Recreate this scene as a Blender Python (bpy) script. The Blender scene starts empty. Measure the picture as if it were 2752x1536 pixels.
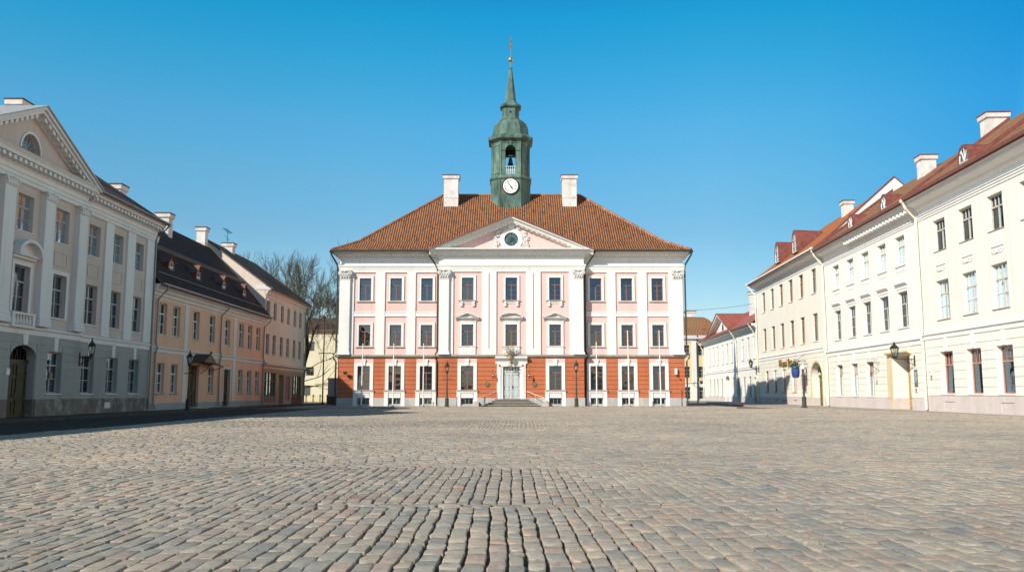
import bpy, math, random
import numpy as np
from mathutils import Vector, Matrix
random.seed(7)
PI = math.pi
sc = bpy.context.scene
COL = sc.collection

# ------------------------------------------------------------------ materials
def new_mat(name):
    m = bpy.data.materials.new(name); m.use_nodes = True
    nt = m.node_tree
    return m, nt, nt.nodes['Principled BSDF']

def nd(nt, typ, **kw):
    n = nt.nodes.new(typ)
    for k, v in kw.items():
        if k.startswith('i_'):
            key = k[2:]
            n.inputs[int(key) if key.isdigit() else key].default_value = v
        else: setattr(n, k, v)
    return n

def ramp(nt, stops, interp='LINEAR'):
    n = nt.nodes.new('ShaderNodeValToRGB'); cr = n.color_ramp; cr.interpolation = interp
    while len(cr.elements) < len(stops): cr.elements.new(0.5)
    for e, (p, c) in zip(cr.elements, stops):
        e.position = p; e.color = (*c, 1) if len(c) == 3 else c
    return n

def sc3(c, f): return tuple(min(1, x*f) for x in c)

def plaster(name, col, var=.10, rough=.9, scale=.5, bump=.15, dirt=None, dirt_amt=.5, spec=.2, streak=.6):
    """rendered wall: cloudy tone, fine grain, optional blotches of an older coat"""
    m, nt, b = new_mat(name); L = nt.links.new
    tc = nd(nt, 'ShaderNodeTexCoord')
    mp = nd(nt, 'ShaderNodeMapping'); mp.inputs['Scale'].default_value = (1, 1, .45)
    L(tc.outputs['Object'], mp.inputs[0])
    n1 = nd(nt, 'ShaderNodeTexNoise', i_Scale=scale, i_Detail=6., i_Roughness=.65)
    n2 = nd(nt, 'ShaderNodeTexNoise', i_Scale=28., i_Detail=3.)
    L(mp.outputs[0], n1.inputs['Vector']); L(tc.outputs['Object'], n2.inputs['Vector'])
    r = ramp(nt, [(.25, sc3(col, 1-var*1.6)), (.5, col), (.78, sc3(col, 1+var*.6))])
    L(n1.outputs['Fac'], r.inputs[0])
    out = r.outputs[0]
    mx = nd(nt, 'ShaderNodeMix', data_type='RGBA', blend_type='MULTIPLY'); mx.inputs[0].default_value = .35
    r2 = ramp(nt, [(.3, (.75, .75, .75)), (.7, (1, 1, 1))]); L(n2.outputs['Fac'], r2.inputs[0])
    L(out, mx.inputs[6]); L(r2.outputs[0], mx.inputs[7]); out = mx.outputs[2]
    mp2 = nd(nt, 'ShaderNodeMapping'); mp2.inputs['Scale'].default_value = (2.2, 2.2, .13); L(tc.outputs['Object'], mp2.inputs[0])
    n4 = nd(nt, 'ShaderNodeTexNoise', i_Scale=1.6, i_Detail=5., i_Roughness=.6); L(mp2.outputs[0], n4.inputs['Vector'])
    r4 = ramp(nt, [(.30, (.84, .82, .79)), (.50, (1, 1, 1)), (.72, (.93, .92, .90))]); L(n4.outputs['Fac'], r4.inputs[0])
    m4 = nd(nt, 'ShaderNodeMix', data_type='RGBA', blend_type='MULTIPLY'); m4.inputs[0].default_value = streak
    L(out, m4.inputs[6]); L(r4.outputs[0], m4.inputs[7]); out = m4.outputs[2]
    if dirt:
        n3 = nd(nt, 'ShaderNodeTexNoise', i_Scale=1.3, i_Detail=7., i_Roughness=.7)
        L(tc.outputs['Object'], n3.inputs['Vector'])
        r3 = ramp(nt, [(.50, (0, 0, 0)), (.62, (dirt_amt,)*3)]); L(n3.outputs['Fac'], r3.inputs[0])
        m2 = nd(nt, 'ShaderNodeMix', data_type='RGBA'); L(r3.outputs[0], m2.inputs[0]); L(out, m2.inputs[6])
        m2.inputs[7].default_value = (*dirt, 1); out = m2.outputs[2]
    L(out, b.inputs['Base Color'])
    b.inputs['Roughness'].default_value = rough; b.inputs['Specular IOR Level'].default_value = spec
    bp = nd(nt, 'ShaderNodeBump', i_Strength=bump, i_Distance=.02)
    L(n2.outputs['Fac'], bp.inputs['Height']); L(bp.outputs[0], b.inputs['Normal'])
    return m

def paint(name, col, rough=.5, metal=0., var=.12, scale=6.):
    m, nt, b = new_mat(name); L = nt.links.new
    tc = nd(nt, 'ShaderNodeTexCoord'); n1 = nd(nt, 'ShaderNodeTexNoise', i_Scale=scale, i_Detail=5.)
    L(tc.outputs['Object'], n1.inputs['Vector'])
    r = ramp(nt, [(.3, sc3(col, 1-var*1.5)), (.7, sc3(col, 1+var))]); L(n1.outputs['Fac'], r.inputs[0])
    L(r.outputs[0], b.inputs['Base Color'])
    b.inputs['Roughness'].default_value = rough; b.inputs['Metallic'].default_value = metal
    return m

def tiles(name, stops, w=.21, h=.36, moss=None, bump=1.0, groove=.45):
    """pantile roof laid out in metres through the roof's own UVs (u along the eave, v up the slope)"""
    m, nt, b = new_mat(name); L = nt.links.new
    uv = nd(nt, 'ShaderNodeUVMap'); uv.uv_map = 'UVMap'
    sp = nd(nt, 'ShaderNodeSeparateXYZ'); L(uv.outputs[0], sp.inputs[0])
    def mth(op, a, bb=None):
        n = nd(nt, 'ShaderNodeMath', operation=op)
        for i, x in enumerate((a, bb)):
            if x is None: continue
            if isinstance(x, (int, float)): n.inputs[i].default_value = x
            else: L(x, n.inputs[i])
        return n.outputs[0]
    us = mth('DIVIDE', sp.outputs[0], w); vs = mth('DIVIDE', sp.outputs[1], h)
    uf, vf = mth('FLOOR', us), mth('FLOOR', vs)
    cb = nd(nt, 'ShaderNodeCombineXYZ'); L(uf, cb.inputs[0]); L(vf, cb.inputs[1])
    wn = nd(nt, 'ShaderNodeTexWhiteNoise', noise_dimensions='2D'); L(cb.outputs[0], wn.inputs['Vector'])
    r = ramp(nt, stops); L(wn.outputs['Value'], r.inputs[0]); out = r.outputs[0]
    n1 = nd(nt, 'ShaderNodeTexNoise', i_Scale=.45, i_Detail=6., i_Roughness=.6); L(uv.outputs[0], n1.inputs['Vector'])
    if moss:
        rm = ramp(nt, [(.46, (0, 0, 0)), (.66, (.75,)*3)]); L(n1.outputs['Fac'], rm.inputs[0])
        mm = nd(nt, 'ShaderNodeMix', data_type='RGBA'); L(rm.outputs[0], mm.inputs[0]); L(out, mm.inputs[6])
        mm.inputs[7].default_value = (*moss, 1); out = mm.outputs[2]
    # each pantile: a roll across u, a lap step along v
    roll = mth('SINE', mth('MULTIPLY', mth('FRACT', us), PI))
    step = mth('SUBTRACT', 1.0, mth('FRACT', vs))
    # dirt and shade of the gutters between the rolls, put into the colour
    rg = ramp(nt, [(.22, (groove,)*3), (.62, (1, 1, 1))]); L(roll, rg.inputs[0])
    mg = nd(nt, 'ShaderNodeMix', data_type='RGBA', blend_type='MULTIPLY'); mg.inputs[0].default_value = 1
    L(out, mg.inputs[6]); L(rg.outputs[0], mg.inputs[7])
    L(mg.outputs[2], b.inputs['Base Color'])
    hgt = mth('ADD', mth('MULTIPLY', roll, .06), mth('MULTIPLY', step, .03))
    bp = nd(nt, 'ShaderNodeBump', i_Strength=bump, i_Distance=1.0); L(hgt, bp.inputs['Height']); L(bp.outputs[0], b.inputs['Normal'])
    b.inputs['Roughness'].default_value = .8; b.inputs['Specular IOR Level'].default_value = .25
    return m

def glass_mat(name, tint=(.62, .68, .7), refl=.10, rough=.02):
    m, nt, b = new_mat(name); L = nt.links.new
    nt.nodes.remove(b); out = nt.nodes['Material Output']
    tr = nd(nt, 'ShaderNodeBsdfTransparent'); tr.inputs[0].default_value = (*tint, 1)
    gl = nd(nt, 'ShaderNodeBsdfGlossy'); gl.inputs['Color'].default_value = (.62, .80, .95, 1); gl.inputs['Roughness'].default_value = rough
    lw = nd(nt, 'ShaderNodeFresnel'); lw.inputs['IOR'].default_value = 1.5
    ad = nd(nt, 'ShaderNodeMath', operation='ADD', use_clamp=True); L(lw.outputs[0], ad.inputs[0]); ad.inputs[1].default_value = refl
    tc = nd(nt, 'ShaderNodeTexCoord'); oi = nd(nt, 'ShaderNodeObjectInfo')
    av = nd(nt, 'ShaderNodeVectorMath', operation='ADD'); L(tc.outputs['Object'], av.inputs[0])
    cm = nd(nt, 'ShaderNodeVectorMath', operation='SCALE'); cm.inputs[3].default_value = 40.
    cx = nd(nt, 'ShaderNodeCombineXYZ'); L(oi.outputs['Random'], cx.inputs[0]); L(oi.outputs['Random'], cx.inputs[1]); L(cx.outputs[0], cm.inputs[0]); L(cm.outputs[0], av.inputs[1])
    nz = nd(nt, 'ShaderNodeTexNoise', i_Scale=1.3, i_Detail=1.); L(av.outputs[0], nz.inputs['Vector'])
    bp = nd(nt, 'ShaderNodeBump', i_Strength=.10, i_Distance=.08); L(nz.outputs['Fac'], bp.inputs['Height']); L(bp.outputs[0], gl.inputs['Normal'])
    mx = nd(nt, 'ShaderNodeMixShader'); L(ad.outputs[0], mx.inputs[0]); L(tr.outputs[0], mx.inputs[1]); L(gl.outputs[0], mx.inputs[2])
    L(mx.outputs[0], out.inputs['Surface'])
    return m

M = {}
M['pink'] = plaster('pink_render', (.80, .54, .49), .07)
M['white'] = plaster('white_render', (.84, .80, .76), .06)
M['whitecap'] = plaster('white_stucco', (.72, .69, .64), .15, dirt=(.4, .38, .34), dirt_amt=.7, scale=3)
M['orange'] = plaster('orange_red_render', (.53, .165, .076), .13, scale=.8)
M['groove'] = plaster('orange_shadow_joint', (.22, .060, .026), .1)
M['ledge'] = plaster('weathered_ledge', (.42, .36, .30), .2, scale=2, dirt=(.25, .22, .18))
M['plinth'] = plaster('grey_stone_plinth', (.50, .47, .44), .15, scale=1.2, dirt=(.36, .33, .30))
M['step'] = plaster('granite_step', (.40, .36, .31), .2, scale=3)
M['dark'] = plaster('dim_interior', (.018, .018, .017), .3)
M['cream'] = plaster('cream_render', (.845, .795, .69), .05)
M['ivory'] = plaster('ivory_render', (.85, .81, .745), .05)
M['yellowish'] = plaster('pale_yellow_render', (.85, .80, .715), .05)
M['trimwhite'] = plaster('white_trim', (.86, .83, .78), .04)
M['pinkgrey'] = plaster('pinkish_plinth', (.66, .57, .53), .10, dirt=(.5, .44, .40), dirt_amt=.5)
M['greywall'] = plaster('warm_grey_render', (.60, .50, .455), .10)
M['greypil'] = plaster('pale_grey_render', (.76, .74, .73), .07)
M['greybase'] = plaster('green_grey_render', (.36, .365, .355), .10)
M['dirtyplinth'] = plaster('flaking_plinth', (.20, .17, .15), .3, scale=1.5, dirt=(.34, .33, .31), dirt_amt=.9)
M['salmon'] = plaster('salmon_render', (.79, .49, .345), .09)
M['salmontrim'] = plaster('pale_grey_trim', (.72, .69, .65), .08)
M['bluegrey'] = plaster('blue_grey_plinth', (.34, .37, .38), .10)
M['beige'] = plaster('beige_render', (.74, .64, .51), .10, dirt=(.62, .54, .43), dirt_amt=.4)
M['beigegable'] = plaster('pale_gable_render', (.74, .62, .52), .08, dirt=(.62, .52, .42), dirt_amt=.5)
M['palecream'] = plaster('far_cream_render', (.74, .66, .46), .07)
M['ochre'] = plaster('ochre_render', (.78, .58, .32), .08)
M['dormertile'] = paint('dull_red_dormer_tile', (.22, .10, .07), .7, 0, .25)
M['zinc'] = paint('pale_zinc', (.42, .43, .42), .5, .2)
M['chim'] = plaster('chimney_render', (.76, .71, .67), .14, scale=1.4, dirt=(.50, .46, .42), dirt_amt=.7)
M['soot'] = plaster('sooty_cap', (.12, .10, .10), .3, scale=3)
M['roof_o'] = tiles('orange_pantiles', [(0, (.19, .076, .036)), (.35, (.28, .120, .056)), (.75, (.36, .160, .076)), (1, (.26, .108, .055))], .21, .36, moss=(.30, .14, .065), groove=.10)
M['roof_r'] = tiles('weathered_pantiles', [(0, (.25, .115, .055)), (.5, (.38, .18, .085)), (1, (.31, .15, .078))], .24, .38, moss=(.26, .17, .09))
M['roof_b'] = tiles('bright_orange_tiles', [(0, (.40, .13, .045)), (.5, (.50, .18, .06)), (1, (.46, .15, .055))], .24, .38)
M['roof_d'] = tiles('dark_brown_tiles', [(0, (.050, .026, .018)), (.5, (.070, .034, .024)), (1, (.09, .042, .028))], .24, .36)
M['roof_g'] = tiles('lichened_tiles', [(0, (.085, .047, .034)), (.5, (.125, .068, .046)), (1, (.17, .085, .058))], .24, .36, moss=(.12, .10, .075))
M['redmetal'] = paint('red_sheet_metal', (.215, .070, .052), .45, .0, .2, 3)
M['redroof'] = paint('red_painted_roof', (.38, .105, .06), .55, 0, .18, 2)
M['ridgebrown'] = paint('brown_ridge_tile', (.34, .15, .075), .7, 0, .3, 2)
M['brownwood'] = paint('red_brown_frame', (.26, .10, .065), .5)
M['whitewood'] = paint('white_frame', (.74, .72, .68), .5)
M['palewood'] = paint('greyish_cream_frame', (.55, .51, .43), .5)
M['greywood'] = paint('grey_white_frame', (.36, .36, .345), .5)
M['tanwood'] = paint('tan_frame', (.42, .29, .20), .5)
M['pinkwood'] = paint('rosy_frame', (.48, .22, .17), .5)
M['paledoor'] = paint('pale_grey_door', (.52, .55, .53), .55, var=.08)
M['olivedoor'] = paint('dark_olive_door', (.055, .045, .02), .6)
M['golddoor'] = paint('ochre_door', (.46, .30, .10), .55)
M['browndoor'] = paint('brown_door', (.05, .03, .02), .6)
M['iron'] = paint('black_iron', (.018, .018, .018), .45)
M['darkgreen'] = paint('dark_green_iron', (.045, .055, .045), .45)
M['pipe_d'] = paint('dark_pipe', (.035, .04, .035), .45)
M['pipe_g'] = paint('zinc_pipe', (.22, .24, .25), .45, .4)
M['pipe_c'] = paint('cream_pipe', (.75, .69, .57), .5)
M['pole'] = paint('white_pole', (.80, .77, .72), .4)
M['bronze'] = paint('dull_bronze', (.16, .14, .10), .5, .3)
M['gold'] = paint('gilded', (.55, .40, .17), .4, .8)
M['clock'] = paint('clock_white', (.82, .79, .76), .5, var=.03)
M['black'] = paint('black_paint', (.012, .012, .013), .5)
M['curtain'] = paint('pale_curtain', (.50, .48, .45), .9)
M['blind'] = paint('pale_blind', (.40, .37, .31), .9)
M['greenblind'] = paint('blue_green_film', (.36, .46, .44), .5)
M['glass_sunny'] = glass_mat('sunny_window_glass', (.34, .36, .36), .03)
M['lampglass'] = glass_mat('lamp_glass', (.9, .88, .8), .08, .08)
M['glass'] = glass_mat('window_glass', (.50, .56, .60), .14)
M['bluesign'] = paint('blue_enamel', (.03, .07, .22), .35)
M['leaf'] = paint('leaf_green', (.06, .11, .03), .6)
M['straw'] = paint('straw_blossom', (.45, .34, .20), .8, var=.4, scale=20)
M['olivebronze'] = paint('olive_bronze', (.24, .20, .09), .6, var=.4, scale=15)
M['signbrown'] = paint('gilt_brown_letter', (.26, .14, .035), .5, var=.4, scale=5)
M['signred'] = paint('rusty_red_sign', (.25, .07, .03), .5, var=.4, scale=8)
M['globe'] = paint('milky_globe', (.80, .72, .58), .3)
M['yellow'] = paint('yellow_rail', (.70, .52, .12), .5)
M['bark'] = paint('bark', (.060, .048, .034), .95, var=.3)
M['twig'] = paint('budding_twig', (.085, .078, .040), .95, var=.3)
M['kerb'] = plaster('granite_kerb', (.40, .34, .27), .2, scale=2, dirt=(.30, .25, .19))
M['cabinet'] = paint('grey_cabinet', (.34, .36, .34), .5)
M['board'] = paint('shop_panel', (.16, .10, .05), .6)
M['poster'] = paint('red_poster', (.30, .06, .04), .6, var=.5, scale=4)
M['brickbase'] = plaster('red_brick_base', (.20, .075, .05), .2, scale=4)
M['copper_l'] = None

def copper():
    m, nt, b = new_mat('verdigris_copper'); L = nt.links.new
    tc = nd(nt, 'ShaderNodeTexCoord')
    mp = nd(nt, 'ShaderNodeMapping'); mp.inputs['Scale'].default_value = (1.2, 1.2, .3); L(tc.outputs['Object'], mp.inputs[0])
    n1 = nd(nt, 'ShaderNodeTexNoise', i_Scale=1.1, i_Detail=7., i_Roughness=.7); L(mp.outputs[0], n1.inputs['Vector'])
    r = ramp(nt, [(.33, (.022, .045, .034)), (.46, (.065, .122, .095)), (.57, (.12, .205, .165)), (.66, (.22, .32, .265)), (.75, (.42, .50, .43))]); L(n1.outputs['Fac'], r.inputs[0])
    # patches where the brown metal still shows
    n2 = nd(nt, 'ShaderNodeTexNoise', i_Scale=.8, i_Detail=5., i_Roughness=.7); L(tc.outputs['Object'], n2.inputs['Vector'])
    r2 = ramp(nt, [(.60, (0, 0, 0)), (.66, (.7,)*3)]); L(n2.outputs['Fac'], r2.inputs[0])
    mx = nd(nt, 'ShaderNodeMix', data_type='RGBA'); L(r2.outputs[0], mx.inputs[0]); L(r.outputs[0], mx.inputs[6]); mx.inputs[7].default_value = (.22, .15, .10, 1)
    L(mx.outputs[2], b.inputs['Base Color']); b.inputs['Roughness'].default_value = .6; b.inputs['Metallic'].default_value = .1
    # sheet seams
    br = nd(nt, 'ShaderNodeTexBrick', i_Scale=1.0); br.inputs['Mortar Size'].default_value = .012; br.inputs['Brick Width'].default_value = .7; br.inputs['Row Height'].default_value = 1.1
    sx = nd(nt, 'ShaderNodeSeparateXYZ'); L(tc.outputs['Object'], sx.inputs[0]); ad = nd(nt, 'ShaderNodeMath', operation='ADD'); L(sx.outputs[0], ad.inputs[0]); L(sx.outputs[1], ad.inputs[1])
    cb = nd(nt, 'ShaderNodeCombineXYZ'); L(ad.outputs[0], cb.inputs[0]); L(sx.outputs[2], cb.inputs[1]); L(cb.outputs[0], br.inputs['Vector'])
    bp = nd(nt, 'ShaderNodeBump', i_Strength=.6, i_Distance=.02, invert=True); L(br.outputs['Fac'], bp.inputs['Height']); L(bp.outputs[0], b.inputs['Normal'])
    return m
M['copper'] = copper()

def cobble_mat():
    m, nt, b = new_mat('cobble_stone'); L = nt.links.new
    at = nd(nt, 'ShaderNodeAttribute', attribute_name='stone')
    r = ramp(nt, [(0, (.335, .32, .285)), (.06, (.265, .26, .245)), (.13, (.345, .325, .29)), (.22, (.40, .335, .275)), (.36, (.435, .375, .305)), (.46, (.33, .315, .28)), (.56, (.415, .325, .268)), (.66, (.35, .325, .285)), (.76, (.45, .385, .315)), (.86, (.40, .31, .255)), (.93, (.44, .40, .34)), (.97, (.31, .295, .27)), (1, (.44, .30, .235))])
    L(at.outputs['Fac'], r.inputs[0])
    tc = nd(nt, 'ShaderNodeTexCoord')
    n1 = nd(nt, 'ShaderNodeTexNoise', i_Scale=14., i_Detail=6., i_Roughness=.7); L(tc.outputs['Object'], n1.inputs['Vector'])
    n2 = nd(nt, 'ShaderNodeTexNoise', i_Scale=.22, i_Detail=4.); L(tc.outputs['Object'], n2.inputs['Vector'])
    r1 = ramp(nt, [(.26, (.50, .48, .45)), (.45, (.90, .90, .89)), (.72, (1.13, 1.11, 1.07))]); L(n1.outputs['Fac'], r1.inputs[0])
    r2 = ramp(nt, [(.3, (.92, .90, .88)), (.5, (1.10, 1.07, 1.03)), (.7, (1.26, 1.20, 1.12))]); L(n2.outputs['Fac'], r2.inputs[0])
    a = nd(nt, 'ShaderNodeMix', data_type='RGBA', blend_type='MULTIPLY'); a.inputs[0].default_value = 1; L(r.outputs[0], a.inputs[6]); L(r1.outputs[0], a.inputs[7])
    c = nd(nt, 'ShaderNodeMix', data_type='RGBA', blend_type='MULTIPLY'); c.inputs[0].default_value = 1; L(a.outputs[2], c.inputs[6]); L(r2.outputs[0], c.inputs[7])
    L(c.outputs[2], b.inputs['Base Color']); b.inputs['Roughness'].default_value = .75; b.inputs['Specular IOR Level'].default_value = .3
    n3 = nd(nt, 'ShaderNodeTexNoise', i_Scale=22., i_Detail=7., i_Roughness=.75); L(tc.outputs['Object'], n3.inputs['Vector'])
    bp = nd(nt, 'ShaderNodeBump', i_Strength=.9, i_Distance=.022); L(n3.outputs['Fac'], bp.inputs['Height']); L(bp.outputs[0], b.inputs['Normal'])
    return m
M['cobble'] = cobble_mat()
M['sand'] = plaster('joint_sand', (.115, .095, .07), .35, scale=9, dirt=(.16, .135, .095), dirt_amt=.8)
M['asphalt'] = plaster('worn_asphalt', (.16, .15, .14), .15, scale=2)
M['darkroad'] = plaster('shade_dark_asphalt', (.038, .038, .038), .2, scale=1.5)  # assumed asphalt, its colour darkened to deepen the left row's shade
M['slabshade'] = plaster('shade_dark_slabs', (.075, .07, .064), .2, scale=1.5, dirt=(.055, .05, .045))  # shade on the left pavement and kerb put into the slab colour
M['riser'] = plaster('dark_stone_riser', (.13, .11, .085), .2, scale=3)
M['slab'] = plaster('pavement_slabs', (.34, .31, .28), .15, scale=1.5, dirt=(.27, .24, .21))

# ------------------------------------------------------------------ mesh builder
class MB:
    def __init__(s): s.v = []; s.f = []; s.m = []; s.uv = []
    def face(s, pts, mi=0, uv=None):
        b = len(s.v); s.v += [tuple(p) for p in pts]; s.f.append(tuple(range(b, b+len(pts)))); s.m.append(mi); s.uv.append(uv)
    def box(s, x0, x1, y0, y1, z0, z1, mi=0):
        if x0 > x1: x0, x1 = x1, x0
        if y0 > y1: y0, y1 = y1, y0
        b = len(s.v)
        s.v += [(x0, y0, z0), (x1, y0, z0), (x1, y1, z0), (x0, y1, z0), (x0, y0, z1), (x1, y0, z1), (x1, y1, z1), (x0, y1, z1)]
        for q in ((0, 3, 2, 1), (4, 5, 6, 7), (0, 1, 5, 4), (1, 2, 6, 5), (2, 3, 7, 6), (3, 0, 4, 7)):
            s.f.append(tuple(b+i for i in q)); s.m.append(mi); s.uv.append(None)
    def loft(s, rings, mi=0, caps=True):
        n = len(rings[0]); b = len(s.v)
        for r in rings: s.v += [tuple(p) for p in r]
        for k in range(len(rings)-1):
            for i in range(n):
                j = (i+1) % n
                s.f.append((b+k*n+i, b+k*n+j, b+(k+1)*n+j, b+(k+1)*n+i)); s.m.append(mi); s.uv.append(None)
        if caps:
            s.f.append(tuple(b+i for i in range(n-1, -1, -1))); s.m.append(mi); s.uv.append(None)
            s.f.append(tuple(b+(len(rings)-1)*n+i for i in range(n))); s.m.append(mi); s.uv.append(None)
    def rect_loft(s, x0, x1, y0, y1, prof, mi=0):
        s.loft([[(x0-o, y0-o, z), (x1+o, y0-o, z), (x1+o, y1+o, z), (x0-o, y1+o, z)] for o, z in prof], mi)
    def sweep(s, prof, x0, x1, mi=0):
        """profile of (y, z) swept along x"""
        s.loft([[(x0, y, z) for y, z in prof], [(x1, y, z) for y, z in prof]], mi)
    def prism(s, poly, y0, y1, mi=0):
        """polygon of (x, z) given depth from y0 to y1"""
        s.loft([[(x, y0, z) for x, z in poly], [(x, y1, z) for x, z in poly]], mi)
    def tube(s, path, r, n=6, mi=0, r2=None):
        path = [Vector(p) for p in path]; rings = []
        for i, p in enumerate(path):
            d = (path[min(i+1, len(path)-1)]-path[max(i-1, 0)]).normalized()
            a = d.orthogonal().normalized() if abs(d.z) > .95 else d.cross(Vector((0, 0, 1))).normalized()
            c = d.cross(a); rr = r if r2 is None else r+(r2-r)*i/(len(path)-1)
            rings.append([p+a*math.cos(2*PI*k/n)*rr+c*math.sin(2*PI*k/n)*rr for k in range(n)])
        s.loft(rings, mi)
    def lathe(s, prof, n=12, c=(0, 0), mi=0, ph=0.):
        s.loft([[(c[0]+r*math.cos(2*PI*k/n+ph), c[1]+r*math.sin(2*PI*k/n+ph), z) for k in range(n)] for r, z in prof], mi)
    def disc_y(s, cx, cz, r, y0, y1, n=24, mi=0):
        s.prism([(cx+r*math.cos(2*PI*k/n), cz+r*math.sin(2*PI*k/n)) for k in range(n)], y0, y1, mi)
    def ball(s, c, r, mi=0, n=8, sz=1.):
        s.lathe([(max(.002, r*math.sin(PI*k/n)), c[2]-r*sz*math.cos(PI*k/n)) for k in range(n+1)], n+2, (c[0], c[1]), mi)
    def slab(s, pts, th, mi=0, mside=1):
        """roof slope: pts counter-clockwise from the eave's left end; UVs in metres on the upper face"""
        P = [Vector(p) for p in pts]; u = (P[1]-P[0]).normalized(); nrm = (P[1]-P[0]).cross(P[2]-P[0]).normalized(); v = nrm.cross(u)
        s.face(P, mi, [((p-P[0]).dot(u)+50, (p-P[0]).dot(v)+50) for p in P])
        D = Vector((0, 0, -th)); n = len(P)
        s.face([p+D for p in reversed(P)], mside)
        for i in range(n):
            a, b = P[i], P[(i+1) % n]; s.face([a, a+D, b+D, b], mside)
    def mesh(s, name, mats):
        me = bpy.data.meshes.new(name); me.from_pydata(s.v, [], s.f)
        for m in mats: me.materials.append(M[m] if isinstance(m, str) else m)
        me.polygons.foreach_set('material_index', s.m)
        if any(u is not None for u in s.uv):
            l = me.uv_layers.new(name='UVMap'); k = 0; buf = []
            for f, u in zip(s.f, s.uv):
                buf += list(u) if u is not None else [(0, 0)]*len(f)
            l.data.foreach_set('uv', [c for p in buf for c in p])
        import bmesh
        bm = bmesh.new(); bm.from_mesh(me); bmesh.ops.recalc_face_normals(bm, faces=bm.faces) if s.fixn else None; bm.to_mesh(me); bm.free()
        me.update(); return me
    fixn = True
    def build(s, name, mats, parent=None, smooth=False, loc=None):
        me = s.mesh(name, mats)
        if smooth: me.polygons.foreach_set('use_smooth', [True]*len(me.polygons))
        return link(name, me, parent, loc)

def link(name, data, parent=None, loc=None):
    o = bpy.data.objects.new(name, data); COL.objects.link(o)
    if parent is not None: o.parent = parent
    if loc is not None: o.location = loc
    return o
def tag(o, label=None, cat=None, group=None, kind=None):
    for k, v in (('label', label), ('category', cat), ('group', group), ('kind', kind)):
        if v: o[k] = v
    return o
def thing(name, label, cat, loc=(0, 0, 0), rot=0., group=None):
    o = link(name, None, None, loc); o.rotation_euler = (0, 0, rot); return tag(o, label, cat, group)
def copy_tree(o, parent=None):
    c = o.copy(); COL.objects.link(c)
    if parent is not None: c.parent = parent
    for ch in list(o.children): copy_tree(ch, c)
    return c

# ------------------------------------------------------------------ facade pieces (x along the front, y into the house, z up)
def facade(mb, u0, u1, z0, z1, ops, y=0., mw=0, md=1, room=.5):
    """wall face with real openings; each op = (ul, ur, zb, zt, reveal depth); a dim room stands behind each"""
    us = sorted({u0, u1, *[max(u0, min(u1, o[0])) for o in ops], *[max(u0, min(u1, o[1])) for o in ops]})
    zs = sorted({z0, z1, *[max(z0, min(z1, o[2])) for o in ops], *[max(z0, min(z1, o[3])) for o in ops]})
    for a, b in zip(us, us[1:]):
        for c, d in zip(zs, zs[1:]):
            if b-a < 1e-5 or d-c < 1e-5: continue
            mu, mz = (a+b)/2, (c+d)/2
            if any(o[0] < mu < o[1] and o[2] < mz < o[3] for o in ops): continue
            mb.face([(a, y, c), (b, y, c), (b, y, d), (a, y, d)], mw)
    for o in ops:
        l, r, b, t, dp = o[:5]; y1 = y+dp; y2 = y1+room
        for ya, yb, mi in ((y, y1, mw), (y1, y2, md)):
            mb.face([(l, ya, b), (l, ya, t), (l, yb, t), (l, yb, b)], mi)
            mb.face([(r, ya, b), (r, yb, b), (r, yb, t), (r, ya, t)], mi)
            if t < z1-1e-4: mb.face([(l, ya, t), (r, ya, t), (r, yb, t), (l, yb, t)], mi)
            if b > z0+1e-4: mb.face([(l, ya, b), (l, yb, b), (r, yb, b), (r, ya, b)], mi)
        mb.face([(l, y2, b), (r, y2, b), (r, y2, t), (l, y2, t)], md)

def shell(mb, W, D, z0, z1, y=0., mw=0):
    """side and back walls"""
    mb.face([(0, y, z0), (0, y, z1), (0, D, z1), (0, D, z0)], mw)
    mb.face([(W, y, z0), (W, D, z0), (W, D, z1), (W, y, z1)], mw)
    mb.face([(0, D, z0), (0, D, z1), (W, D, z1), (W, D, z0)], mw)

def courses(mb, u0, u1, z0, z1, n, ops, y, proud=.03, gap=.035, mi=0):
    """rusticated courses: slabs standing proud of the wall, stopped at openings"""
    h = (z1-z0)/n
    for k in range(n):
        a, b = z0+k*h+gap/2, z0+(k+1)*h-gap/2
        cuts = sorted((o[0], o[1]) for o in ops if o[2] < b-.01 and o[3] > a+.01)
        x = u0
        for l, r in cuts+[(u1, u1)]:
            if l-x > .05: mb.box(x, min(l, u1), y-proud, y+.01, a, b, mi)
            x = max(x, r)

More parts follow.
